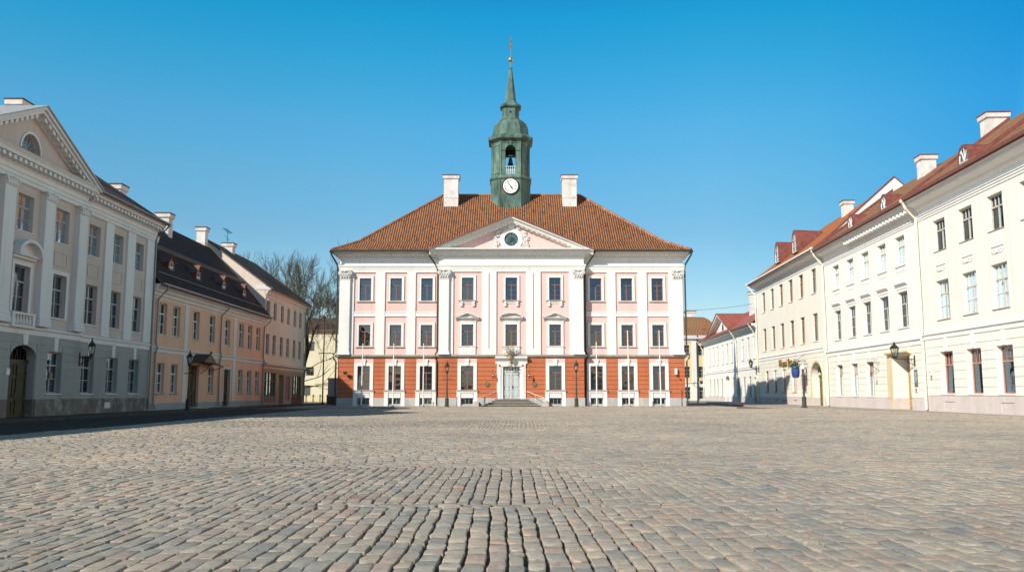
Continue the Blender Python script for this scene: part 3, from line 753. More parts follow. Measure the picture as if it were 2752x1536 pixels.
    for s in (-1, 1):
        for k, (cx_, cz_, r, tn) in enumerate(((1.18, .42, .22, 1.3), (1.24, -.25, .26, 1.4), (.62, 1.02, .18, 1.2), (.85, -.85, .16, 1.1), (1.42, .1, .15, 1.0), (1.40, -.62, .16, 1.1), (.35, -1.05, .15, 1.2))):
            P = []
            for i in range(15):
                a = i/14*2*PI*tn; q = r*(1-.75*i/14); P.append((s*(cx_+q*math.cos(a+1)), y-.10-.004*i, cz+cz_+q*math.sin(a+1)))
            f.tube(P, .062, 6, 0, .03)
        for k in range(5): f.ball((s*(1.10+.09*k), y-.06, cz+.65-.33*k), .10-.008*k, 0, 6)
    f.lathe([(.02, -.1), (.30, -.08), (.40, .02), (.38, .16), (.2, .28), (.02, .34)], 12); 
    nv = 12*6
    f.v[-nv:] = [(x*.8, y-.06+.3*yy, cz+1.05+z) for x, yy, z in f.v[-nv:]]
    f.ball((0, y-.08, cz-1.12), .16, 0, 7); f.ball((0, y-.1, cz+1.42), .1, 0, 6)
    cart = f.build('cartouche', ['trimwhite'], T)
    w = MB(); w.disc_y(0, cz, .61, y-.03, y-.02, 28, 0)
    ow = w.build('round_window', ['glassdark'], T)
    w = MB(); w.disc_y(0, cz, .13, y-.07, y-.03, 12)
    for k in range(12):
        a = 2*PI*k/12; w.tube([(.12*math.cos(a), y-.05, cz+.12*math.sin(a)), (.60*math.cos(a), y-.05, cz+.60*math.sin(a))], .016, 4)
    w.build('glazing_bars', ['pipe_d'], ow)
    # roof
    EX, E0, E1, ZE = 15.46, -.95, D+.95, 13.44; k = 2.0; ZB = 14.50; RX, RYY, RZ = 6.6, 8.0, 20.25
    r = MB(); bx, b0, b1 = EX-k, E0+k, E1-k
    r.slab([(-EX, E0, ZE), (EX, E0, ZE), (bx, b0, ZB), (-bx, b0, ZB)], .10)
    r.slab([(EX, E1, ZE), (-EX, E1, ZE), (-bx, b1, ZB), (bx, b1, ZB)], .10)
    r.slab([(-EX, E1, ZE), (-EX, E0, ZE), (-bx, b0, ZB), (-bx, b1, ZB)], .10)
    r.slab([(EX, E0, ZE), (EX, E1, ZE), (bx, b1, ZB), (bx, b0, ZB)], .10)
    r.slab([(-bx, b0, ZB), (bx, b0, ZB), (RX, RYY, RZ), (-RX, RYY, RZ)], .10)
    r.slab([(bx, b1, ZB), (-bx, b1, ZB), (-RX, RYY, RZ), (RX, RYY, RZ)], .10)
    r.slab([(-bx, b1, ZB), (-bx, b0, ZB), (-RX, RYY, RZ)], .10)
    r.slab([(bx, b0, ZB), (bx, b1, ZB), (RX, RYY, RZ)], .10)
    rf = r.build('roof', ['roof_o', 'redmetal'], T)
    rt = MB()
    for s in (-1, 1):
        for yy0, yy1 in ((E0, b0), (E1, b1)):
            P = [Vector((s*EX, yy0, ZE)), Vector((s*bx, yy1, ZB)), Vector((s*RX, RYY, RZ))]
            for a, e2 in zip(P, P[1:]):
                n = int((e2-a).length/.38)
                for i in range(n): rt.tube([a.lerp(e2, i/n), a.lerp(e2, (i+1.06)/n)], .15, 7, 0, .12)
    n = 36
    for i in range(n):
        x = -RX+2*RX*i/n; rt.tube([(x, RYY, RZ+.01), (x+2*RX/n*1.06, RYY, RZ+.01)], .15, 7, 0, .12)
    rt.build('ridge_tiles', ['ridgebrown'], rf)
    for s in (-1, 1):
        gm = MB(); a, bb = sorted((s*(RW+.95), s*(EX+.05)))
        gm.sweep([(E0-.13, ZE-.07), (E0-.12, ZE-.16), (E0-.04, ZE-.18), (E0+.02, ZE-.10), (E0+.02, ZE+.0), (E0-.13, ZE+.0)], a, bb)
        xa, xb = sorted((s*EX, s*(EX+.14)))
        gm.box(xa, xb, E0, E1, ZE-.16, ZE)
        gm.build('gutter', ['pipe_d'], T)
    for s in (-1, 1):
        downpipe(T, [(s*(EX+.06), E0-.02, 13.30), (s*(EX+.0), E0+.1, 13.0), (s*(HW+.22), -.22, 12.25), (s*(HW+.17), -.16, 11.6), (s*(HW+.17), -.16, 4.7), (s*(HW+.36), -.36, 4.5), (s*(HW+.34), -.34, 4.2), (s*(HW+.16), -.16, 3.9), (s*(HW+.16), -.16, .2)], 'pipe_d', .075)
        x = s*(RW+.16)
        downpipe(T, [(s*(RW+.98), -.98, 13.32), (s*(RW+.85), -.85, 12.95), (x+s*.1, -.25, 12.1), (x, -.15, 11.7), (x, -.14, 4.75), (x+s*.12, -.40, 4.5), (x+s*.12, -.40, 4.2), (x, -.16, 3.9), (x, -.16, .2)], 'pipe_d', .075)
    chimney(T, -6.42, -5.06, 6.2, 7.3, 18.0, 21.75); chimney(T, 4.86, 6.20, 6.2, 7.3, 18.0, 21.75)
    # ------------------------------------------------ tower
    cx, cy = -.08, 8.0
    def oc(a, f, z): return [(cx+x, cy+y_, z) for x, y_ in ((f, -a), (a, -f), (a, f), (f, a), (-f, a), (-a, f), (-a, -f), (-f, -a))]
    t = MB(); t.loft([oc(1.93, 1.0, 16.5), oc(1.93, 1.0, 18.6), oc(1.90, .98, 18.7), oc(1.90, .98, 21.45)])
    t.loft([oc(1.93, 1.0, 21.42), oc(2.0, 1.03, 21.5), oc(2.02, 1.04, 21.62), oc(1.84, .95, 21.80)])
    for x, y_ in ((1, -1.9), (-1, -1.9)): t.box(cx+x*.975-.03, cx+x*.975+.03, cy+y_-.03, cy+y_+.05, 16.6, 21.4)
    tw = t.build('tower', ['copper'], T)
    cl = MB(); yc = cy-1.90; cl.disc_y(cx, 20.70, .80, yc-.10, yc+.02, 32, 1); cl.disc_y(cx, 20.70, .71, yc-.115, yc-.05, 32, 0)
    ck = cl.build('clock', ['clock', 'black'], T)
    rom = ['XII', 'I', 'II', 'III', 'IIII', 'V', 'VI', 'VII', 'VIII', 'IX', 'X', 'XI']
    nm = MB(); ms = []
    dial = None
    verts, faces = [], []
    for i, s in enumerate(rom):
        me = text_mesh(s, .20, 'black', .004); a = -2*PI*i/12
        me.transform(Matrix.Translation((cx, yc-.118, 20.70)) @ Matrix.Rotation(-a, 4, 'Y') @ Matrix.Translation((0, 0, .53)))
        off = len(verts); verts += [tuple(v.co) for v in me.vertices]; faces += [tuple(off+j for j in p_.vertices) for p_ in me.polygons]
    me = bpy.data.meshes.new('numerals'); me.from_pydata(verts, [], faces); me.materials.append(M['black']); link('numerals', me, ck)
    for name, ang, ln, wd in (('minute_hand', 324, .60, .035), ('hour_hand', 147, .40, .055)):
        a = math.radians(ang); q = MB(); dx, dz = math.sin(a), math.cos(a); px, pz = dz, -dx
        pts = [(-.1, .3), (.15, 1), (.75, .8), (1, .05)]
        poly = [(cx+dx*ln*u+px*wd*w_, 20.70+dz*ln*u+pz*wd*w_) for u, w_ in pts]+[(cx+dx*ln*u-px*wd*w_, 20.70+dz*ln*u-pz*wd*w_) for u, w_ in reversed(pts)]
        yy = yc-.135 if name[0] == 'm' else yc-.15; q.prism(poly, yy, yy+.012); q.build(name, ['black'], ck)
    # belfry: open arches on the four main faces, panelled corners
    b = MB(); A, F, ZA, ZB_ = 1.80, .93, 21.7, 25.3; th = .22; aw = .50; spr = 24.25; zb = 21.9
    arch = [(aw*math.cos(PI*i/10), spr+aw*math.sin(PI*i/10)) for i in range(11)]
    def arched_face(T4):
        def put(poly, y0, y1):
            n0 = len(b.v); b.prism(poly, y0, y1)
            b.v[n0:] = [tuple(T4 @ Vector(p)) for p in b.v[n0:]]
        put([(-F, ZA), (-aw, ZA), (-aw, spr), (-F, spr)], -A, -A+th); put([(aw, ZA), (F, ZA), (F, spr), (aw, spr)], -A, -A+th)
        put([(-aw, ZA), (aw, ZA), (aw, zb), (-aw, zb)], -A, -A+th)
        put([(-F, spr), (-aw, spr)]+[(x, z) for x, z in arch[::-1][1:5]]+[(0, spr+aw), (0, ZB_), (-F, ZB_)], -A, -A+th)
        put([(0, ZB_), (0, spr+aw)]+[(x, z) for x, z in arch[::-1][6:10]]+[(aw, spr), (F, spr), (F, ZB_)], -A, -A+th)
        put([(-F, spr-.04), (-aw, spr-.04), (-aw, spr+.04), (-F, spr+.04)], -A-.05, -A+.01); put([(aw, spr-.04), (F, spr-.04), (F, spr+.04), (aw, spr+.04)], -A-.05, -A+.01)
        put([(-.10, spr+aw-.02), (.10, spr+aw-.02), (.14, ZB_-.1), (-.14, ZB_-.1)], -A-.08, -A+.01)
        put([(-F, ZB_-.28), (F, ZB_-.28), (F, ZB_-.2), (-F, ZB_-.2)], -A-.06, -A+.01)
        for s in (-1, 1): put([(s*F-.06, ZA), (s*F+.06, ZA), (s*F+.06, ZB_), (s*F-.06, ZB_)], -A-.05, -A+.12)
    for k4 in range(4): arched_face(Matrix.Translation((cx, cy, 0)) @ Matrix.Rotation(k4*PI/2, 4, 'Z'))
    for sx, sy in ((1, 1), (1, -1), (-1, 1), (-1, -1)):
        P = [Vector((cx+sx*F, cy+sy*A, 0)), Vector((cx+sx*A, cy+sy*F, 0))]; n_ = Vector((sx, sy, 0)).normalized()
        Q = [P[0]-n_*th, P[1]-n_*th]
        b.loft([[(p_.x, p_.y, z) for p_ in (P[0], P[1], Q[1], Q[0])] for z in (ZA, ZB_)])
        a0, a1 = P[0].lerp(P[1], .18), P[0].lerp(P[1], .82)
        for za, zb2, e0, e1 in ((22.0, 22.1, a0, a1), (24.75, 24.85, a0, a1), (22.0, 24.85, P[0].lerp(P[1], .14), P[0].lerp(P[1], .22)), (22.0, 24.85, P[0].lerp(P[1], .78), P[0].lerp(P[1], .86))):
            b.loft([[(p_.x, p_.y, z) for p_ in (e0, e1, e1+n_*.05, e0+n_*.05)] for z in (za, zb2)])
    b.build('belfry', ['copper'], T)
    for k4 in range(4):
        q = MB(); R4 = Matrix.Translation((cx, cy, 0)) @ Matrix.Rotation(k4*PI/2, 4, 'Z'); n0 = len(q.v)
        q.box(-aw, aw, -A+.02, -A+.16, 22.62, 22.70)
        for i in range(5):
            x = -aw+.1+.2*i; q.lathe([(.035, 21.9), (.05, 21.98), (.03, 22.06), (.065, 22.24), (.03, 22.46), (.045, 22.62)], 6, (x, -A+.09))
        q.v[n0:] = [tuple(R4 @ Vector(p_)) for p_ in q.v[n0:]]
        q.build('balustrade', ['copperpale'], T)
    q = MB(); q.lathe([(.02, 23.9), (.12, 23.88), (.17, 23.75), (.22, 23.4), (.30, 23.15), (.44, 23.0), (.44, 22.96), (.02, 23.0)], 14, (cx, cy-.2)); q.ball((cx, cy-.2, 22.95), .08)
    q.box(cx-1.6, cx+1.6, cy-.27, cy-.13, 23.95, 24.12); q.tube([(cx, cy-.2, 23.88), (cx, cy-.2, 24.05)], .06)
    q.build('bell', ['bronze'], T)
    t = MB(); t.loft([oc(1.86, .96, 25.15), oc(1.92, .99, 25.22), oc(2.08, 1.07, 25.34), oc(2.14, 1.1, 25.42), oc(2.16, 1.11, 25.62), oc(2.1, 1.08, 25.70), oc(1.75, .9, 25.95)])
    t.build('tower_cornice', ['copper'], T)
    t = MB(); t.loft([oc(1.9, .98, 25.84), oc(1.74, .9, 25.98), oc(1.72, .89, 26.35), oc(1.66, .86, 26.75), oc(1.48, .77, 27.15), oc(1.22, .64, 27.45), oc(1.0, .52, 27.62), oc(.86, .45, 27.78), oc(.82, .43, 27.95), oc(.82, .43, 28.75), oc(.86, .45, 28.8), oc(1.0, .52, 28.9), oc(1.04, .54, 29.0), oc(1.02, .53, 29.08), oc(.84, .43, 29.24), oc(.64, .33, 29.42), oc(.55, .28, 29.62)])
    t.build('dome', ['copper'], T)
    for a in range(4):
        t = MB(); R4 = Matrix.Translation((cx, cy, 28.35)) @ Matrix.Rotation(a*PI/2, 4, 'Z'); n0 = len(t.v); t.disc_y(0, 0, .12, -.835, -.80, 12); t.v[n0:] = [tuple(R4 @ Vector(p_)) for p_ in t.v[n0:]]; t.build('louvre', ['black'], T)
    t = MB(); t.loft([oc(.55, .28, 29.60), oc(.50, .25, 30.0), oc(.15, .075, 32.95), oc(.19, .095, 33.0), oc(.19, .095, 33.06), oc(.08, .04, 33.15)]); t.build('spire', ['copper'], T)
    t = MB(); t.tube([(cx, cy, 33.1), (cx, cy, 33.75)], .055, 6); t.tube([(cx, cy, 33.7), (cx, cy, 36.1)], .025, 6); t.build('finial', ['bronze'], T)
    t = MB(); t.ball((cx, cy, 33.93), .24, 0, 12); t.build('orb', ['gold'], T, smooth=True)
    t = MB(); t.prism([(cx-.30, 35.35), (cx-.02, 34.95), (cx+.18, 35.25), (cx+.06, 35.45), (cx-.02, 35.75), (cx-.08, 35.45)], cy-.015, cy+.015); t.ball((cx-.02, cy, 35.85), .09, 0, 6)
    t.prism([(cx-.03, 35.8), (cx+.03, 35.8), (cx+.10, 36.6), (cx+.02, 36.5)], cy-.012, cy+.012); t.build('weather_vane', ['bronze'], T)
    return T
M['glassdark'] = paint('dark_teal_glass', (.10, .16, .16), .12, 0, .5, 4)
M['copperpale'] = paint('pale_verdigris', (.50, .58, .54), .6)
town_hall()

# ================================================================== street rows
def cornice_profile(y, z, out, h, proj=.0):
    """classical eave seen in section, from wall (y) outwards"""
    return [(y, z-h), (y-out*.10, z-h*.96), (y-out*.12, z-h*.72), (y-out*.30, z-h*.62), (y-out*.36, z-h*.42), (y-out*.80, z-h*.30), (y-out*.84, z-h*.10), (y-out, z-.0), (y+.05, z+.01)]

def gable_roof(bld, W, D, e, ez, rd, rz, mat, th=.16, u0=0., u1=None, side='redmetal', back=True, name='roof'):
    """e: eave overhang, ez: eave height, rd: ridge depth, rz: ridge height"""
    u1 = W if u1 is None else u1; r = MB()
    r.slab([(u0, -e, ez), (u1, -e, ez), (u1, rd, rz), (u0, rd, rz)], th)
    zb = rz-(rz-ez)*(D+e-rd)/(rd+e)
    if back: r.slab([(u1, D+e, zb), (u0, D+e, zb), (u0, rd, rz), (u1, rd, rz)], th)
    return r.build(name, [mat, side], bld)

def gable_walls(bld, W, D, z0, rd, rz, mat, name='gable'):
    for u in (0.0, W):
        g_ = MB(); g_.face([(u, 0, z0), (u, D, z0), (u, rd, rz)]); g_.build(name, [mat], bld)

def arched_fill(mb, l, r, zs, zt, y0, y1, mi=0, n=10):
    """fills the corners of a rectangular opening so that it ends in an arch"""
    c, hw, h = (l+r)/2, (r-l)/2, zt-zs
    for s in (-1, 1):
        P = [(c+s*hw*math.cos(PI/2*i/n), zs+h*math.sin(PI/2*i/n)) for i in range(n+1)]
        for i in range(n): mb.prism([P[i], P[i+1], (P[i+1][0], zt+.004), (P[i][0], zt+.004)], y0, y1, mi)

def band(mb, u0, u1, y, prof, mi=0): mb.sweep([(y-o, z) for o, z in prof]+[(y+.02, prof[-1][1]), (y+.02, prof[0][1])], u0, u1, mi)

def panel_door(bld, u, w, z0, h, y, mat, name='door', double=True, fan=None):
    d = MB(); d.box(-w/2, w/2, .05, .12, 0, h)
    for s in ((-1, 1) if double else (0,)):
        a, b = (s*.04, s*(w/2-.06)) if s else (-w/2+.08, w/2-.08)
        a, b = min(a, b), max(a, b)
        for za, zb in ((.12, h*.30), (h*.34, h*.72), (h*.76, h-.1)):
            d.box(a+.08, b-.08, .0, .06, za, za+.05); d.box(a+.08, b-.08, .0, .06, zb-.05, zb); d.box(a+.08, a+.13, .0, .06, za, zb); d.box(b-.13, b-.08, .0, .06, za, zb)
            d.box(a+.18, b-.18, .02, .06, za+.1, zb-.1)
    o = d.build(name, [mat], bld, loc=(u, y, z0))
    k = MB(); k.ball((.1, -.02, h*.4), .04, 0, 6); k.box(.07, .13, .0, .05, h*.34, h*.44); k.build('handle', ['bronze'], o)
    return o

def lefth(name, label, ya, yb, cat='house'):
    return thing(name, label, cat, (-22.8, ya, 0), PI/2), yb-ya

S_GREY = dict(name='greyhi', tr=.66, tc=2, bc=2, br=2, mat='greywood', bar=.035, mull=.08)
S_GLOW = dict(name='greylow', tr=.68, tc=2, bc=2, br=2, mat='greywood', bar=.035)
# ---------------------------------------------------------------- grey house with the pediment
def grey_house():
    Y0, Y1 = 34.3, 55.04
    T, W = lefth('grey_house', 'tall grey house with pilasters and a large triangular pediment, in shade', Y0, Y1, 'house'); D = 13.
    U = lambda Y: Y-Y0
    C = U(39.65); RW = 5.50; RY = -.35
    r0, r1 = C-RW, C+RW
    ops_w, ops_r = [], []
    spec = []
    for Y in (47.12, 50.0, 52.85): spec.append((U(Y), 0., 1.30, 'wing'))
    for du in (0., 3.35, -3.35): spec.append((C+du, RY, 1.32, 'ris0' if du == 0 else 'ris'))
    for u, y, w, k in spec:
        dst = ops_w if k == 'wing' else ops_r
        dst += [(u-w/2, u+w/2, 8.62, 10.28, .19), (u-w/2, u+w/2, 4.88, 7.0, .19)]
        if k != 'ris0': dst.append((u-w/2-.03, u+w/2+.03, 1.2, 3.2, .20))
    door = (C-.45, C+1.65, .12, 3.4, .45); ops_r.append(door)
    for nm, za, zb, mats in (('plinth', 0., .92, ['dirtyplinth', 'dark']), ('wall', .92, 4.0, ['greybase', 'dark']), ('wall', 4.0, 12., ['greywall', 'dark'])):
        w = MB(); cl = lambda oo: [(a, b, max(c, za), min(d, zb), e) for a, b, c, d, e in oo if min(d, zb)-max(c, za) > .02]
        facade(w, r1, W, za, zb, cl(ops_w), 0., 0, 1); facade(w, r0, r1, za, zb, cl(ops_r), RY, 0, 1)
        w.face([(r1, RY, za), (r1, 0, za), (r1, 0, zb), (r1, RY, zb)]); w.face([(r0, RY, za), (r0, D, za), (r0, D, zb), (r0, RY, zb)])
        w.face([(W, 0, za), (W, D, za), (W, D, zb), (W, 0, zb)]); w.face([(0, D, za), (0, D, zb), (W, D, zb), (W, D, za)])
        if nm == 'plinth': w.box(r1, W, -.06, .01, 0, .90); w.box(r0-.03, door[0]-.1, RY-.06, RY, 0, .90); w.box(door[1]+.1, r1+.03, RY-.06, RY, 0, .90)
        w.build(nm, mats, T)
    c = MB(); ex = lambda oo: [(a-.02, b+.02, c_-.12, d, e) for a, b, c_, d, e in oo if c_ < 3]
    courses(c, r1, W-.01, .92, 3.86, 8, ex(ops_w), 0., .03, .03)
    courses(c, r0, r1, .92, 3.86, 8, ex(ops_r)+[(door[0]-.06, door[1]+.06, 0, 3.4, 0)], RY, .03, .03)
    arched_fill(c, door[0], door[1], 2.85, 3.4, RY-.02, RY+.4)
    c.build('rustication', ['greybase'], T)
    c = MB()
    for u, y, w, k in spec:
        if k != 'ris0': c = MB(); c.prism([(u-.14, 3.22), (u+.14, 3.22), (u+.2, 3.88), (u-.2, 3.88)], y-.07, y); c.build('keystone', ['greypil'], T)
    c = MB(); c.prism([(door[0]/2+door[1]/2-.17, 3.42), (door[0]/2+door[1]/2+.17, 3.42), (door[0]/2+door[1]/2+.22, 3.88), (door[0]/2+door[1]/2-.22, 3.88)], RY-.08, RY)
    c.build('keystone', ['greypil'], T)
    c = MB(); pf = [(.03, 3.86), (.08, 3.9), (.08, 4.10), (.16, 4.16), (.16, 4.25), (.02, 4.30)]
    band(c, r1, W, 0., pf); band(c, r0-.1, r1+.16, RY, pf); c.build('string_course', ['greypil'], T)
    # windows
    for u, y, w, k in spec:
        window(T, u, 8.62, w, 1.66, .19, S_GREY, y, random.choice([None, 'half', None]), ('greypil', .06, .08, .06))
        o = window(T, u, 4.88, w, 2.12, .19, S_GREY, y, 'drapes', ('greypil', .08, .09, .08), ('greypil', .17, .05) if k != 'wing' else None)
        if k == 'ris0':
            h = MB(); z = 2.12+.3
            h.box(-.95, .95, -.33, -.18, z, z+.16)
            A = [(1.02*math.cos(t), z+.16+.72*math.sin(t)) for t in [PI*i/14 for i in range(15)]]; B = [(x*.82, z+.16+(zz-z-.16)*.80) for x, zz in A]
            h.prism(A, -.25, -.18)
            for i in range(14): h.prism([A[i], A[i+1], B[i+1], B[i]], -.66, -.20)
            h.box(-1.05, 1.05, -.47, -.21, z+.12, z+.20); h.build('hood', ['greypil'], o)
        if k == 'ris0':
            h = MB(); h.box(-.95, .95, -.47, -.19, -.72, -.62); h.box(-.95, .95, -.47, -.19, -.14, -.05)
            for s in (-1, 1): h.box(s*.75, s*.95, -.46, -.20, -.62, -.14)
            for i in range(6): h.lathe([(.04, -.62), (.09, -.45), (.04, -.25), (.06, -.14)], 6, (-.62+.25*i, -.35))
            h.build('balustrade', ['greypil'], o)
        if k != 'ris0': window(T, u, 1.2, w+.06, 2.0, .20, S_GLOW, y, random.choice(['drapes', None, 'onesided']), ('greypil', .08, .09, .04))
    for u, y, w, k in spec:
        if k == 'ris0': continue
        c = MB()
        for a, b, zz, z2 in ((u-.62, u+.62, 7.42, 7.48), (u-.62, u+.62, 8.08, 8.14), (u-.62, u-.56, 7.48, 8.08), (u+.56, u+.62, 7.48, 8.08)): c.box(a, b, y-.03, y+.01, zz, z2)
        c.build('wall_panel', ['greywall'], T)
    # giant pilasters
    for du in (-5.0, -1.7, 1.7, 5.0):
        a = C+du-.44; pilaster(T, a, a+.88, RY, .26, 4.32, 10.75, .42, 'greypil', 'greypil', .55)
    s_ = MB()
    for a, b in ((48.25, 49.2), (51.05, 52.1), (53.8, 55.03)): s_.box(U(a), U(b), -.10, .01, 4.3, 10.72)
    s_.build('lesene', ['greypil'], T)
    e = MB(); pf = [(.04, 10.72), (.12, 10.76), (.12, 10.92), (.17, 10.94), (.17, 11.10), (.22, 11.14), (.04, 11.18), (.04, 11.42), (.10, 11.46), (.12, 11.62), (.20, 11.66), (.52, 11.70), (.56, 11.84), (.68, 11.97)]
    band(e, r1-.02, W+.3, 0., pf); band(e, r0-.25, r1+.25, RY, [(o, z-.003) for o, z in pf])
    for x0, x1, y in ((r1+.7, W+.2, 0.), (r0-.2, r1+.25, RY)):
        n = int((x1-x0)/.42)
        for i in range(n+1): x = x0+(x1-x0)*i/n; e.box(x-.11, x+.11, y-.46, y-.06, 11.50, 11.67)
    # raking cornice of the pediment
    z0, AP, HWp = 11.93, 14.52, RW+.36
    for s in (-1, 1):
        def pt(d, off): return (C+s*HWp*(1-d), z0+(AP-z0)*d+off)
        for ya, oa, ob in ((-.14, -.52, -.19), (-.22, -.36, -.30), (-.54, -.32, -.16), (-.66, -.17, 0.)):
            e.prism([pt(0, oa), pt(0, ob), (C, AP+ob), (C, AP+oa)], RY+ya, RY+.1)
        for i in range(1, 15):
            x, z = pt(i/15, -.50); e.prism([(x-.11, z+s*.045), (x+.11, z-s*.045), (x+.11, z+.18-s*.045), (x-.11, z+.18+s*.045)], RY-.46, RY-.1)
    e.build('entablature', ['greypil'], T)
    p = MB(); n = 12; lc, lr, lz = C, .80, 12.35
    A = [(lc+lr*math.cos(PI*i/n), lz+lr*1.02*math.sin(PI*i/n)) for i in range(n+1)]
    p.prism([(r0-.1, z0), (lc-lr, z0), (lc-lr, lz)]+[q for q in A[::-1][1:n//2]]+[(lc, lz+lr*1.02), (lc, AP-.25)], RY-.02, RY+.3)
    p.prism([(lc, AP-.25), (lc, lz+lr*1.02)]+[q for q in A[::-1][n//2+1:n]]+[(lc+lr, lz), (lc+lr, z0), (r1+.1, z0)], RY-.02, RY+.3)
    p.box(lc-lr, lc+lr, RY-.02, RY+.3, z0, lz)
    p.face([(lc-lr-.1, RY+.6, z0), (lc+lr+.1, RY+.6, z0), (lc+lr+.1, RY+.6, lz+1), (lc-lr-.1, RY+.6, lz+1)], 1)
    p.build('pediment', ['greywall', 'dark'], T)
    p = MB()
    for i in range(n):
        a, b = A[i], A[i+1]; k = 1.14; a2, b2 = [(lc+(q[0]-lc)*k, lz+(q[1]-lz)*k) for q in (a, b)]; p.prism([a, b, b2, a2], RY-.08, RY+.02)
    lw = p.build('lunette_window', ['greypil'], T)
    p = MB()
    for k in (2, 4, 6, 8, 10): p.tube([(lc, RY+.18, lz+.02), (lc+lr*math.cos(PI*k/12), RY+.18, lz+lr*math.sin(PI*k/12))], .022, 4)
    p.tube([(lc+.4*math.cos(PI*i/8), RY+.18, lz+.4*math.sin(PI*i/8)) for i in range(9)], .02, 4); p.build('glazing_bars', ['greywood'], lw)
    p = MB(); p.face([(q[0], RY+.22, q[1]) for q in A]); p.build('pane', ['glass'], lw)
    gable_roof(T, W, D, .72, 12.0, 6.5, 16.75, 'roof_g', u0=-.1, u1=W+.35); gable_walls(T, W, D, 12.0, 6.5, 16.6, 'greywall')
    r = MB()
    for s in (-1, 1):
        P = [(C+s*(HWp+.1), RY-.75, z0+.0), (C, RY-.75, AP+.06), (C, 3.4, AP+.06), (C+s*(HWp+.1), .1, z0+.0)]
        r.slab(P if s < 0 else [P[1], P[0], P[3], P[2]], .07, 0, 0)
    r.build('pediment_roof', ['zinc'], T)
    g_ = MB(); g_.sweep([(-.84, 11.93), (-.84, 12.02), (-.70, 12.02), (-.70, 11.90)], r1+.75, W+.35); g_.build('gutter', ['pipe_g'], T)
    downpipe(T, [(r1+.72, -.95, 11.9), (r1+.5, -.6, 11.6), (r1+.14, -.12, 11.0), (r1+.12, -.10, 4.5), (r1+.12, -.28, 4.25), (r1+.12, -.14, 3.8), (r1+.12, -.12, .2)], 'pipe_g', .05)
    downpipe(T, [(W+.30, -.78, 11.9), (W+.2, -.7, 11.7), (W-.12, -.16, 11.0), (W-.1, -.16, .2)], 'pipe_g', .06)
    chimney(T, U(48.1), U(49.3), 5.1, 5.9, 14.8, 17.75)
    # carriage door deep in its arch
    panel_door(T, (door[0]+door[1])/2, 2.04, .12, 2.5, RY+.30, 'olivedoor')
    d = MB(); d.box(door[0], door[1], RY+.31, RY+.40, 2.62, 2.74)
    for i in range(9): x = door[0]+.1+i*.23; d.tube([(x, RY+.36, 2.74), (x+.1*math.sin(i*2), RY+.36, 3.1), (x, RY+.36, 3.4)], .02, 4)
    d.build('fanlight_grille', ['iron'], T)
    b = MB(); b.box(U(49.2), U(49.85), -.09, -.04, .38, .70); b.box(U(49.25), U(49.8), -.10, -.08, .43, .65); b.build('vent', ['greypil'], T)
    return T
grey_house()

# a lower neighbour just outside the frame: it throws the shade on the near left of the square
def low_house():
    T, W = lefth('low_house', 'low cream house with a brown tiled roof, next to the grey pedimented house', 12.0, 34.2); D = 11.
    ops = [(2+3.4*i, 3.2+3.4*i, z, z+1.7, .25) for i in range(6) for z in (1.2, 5.0)]
    w = MB(); facade(w, 0, W, 0, 8.0, ops, 0., 0, 1); shell(w, W, D, 0, 8.0); w.build('wall', ['beige', 'dark'], T)
    for o in ops: window(T, (o[0]+o[1])/2, o[2], 1.2, 1.7, .25, S_GREY, 0., 'drapes', ('greypil', .08, .09, .06))
    e = MB(); e.sweep(cornice_profile(0, 8.05, .7, .7), 0, W); e.build('cornice', ['greypil'], T)
    gable_roof(T, W, D, .8, 8.05, 5.5, 12.2, 'roof_d'); gable_walls(T, W, D, 8.0, 5.5, 12.0, 'beige')
    return T
low_house()

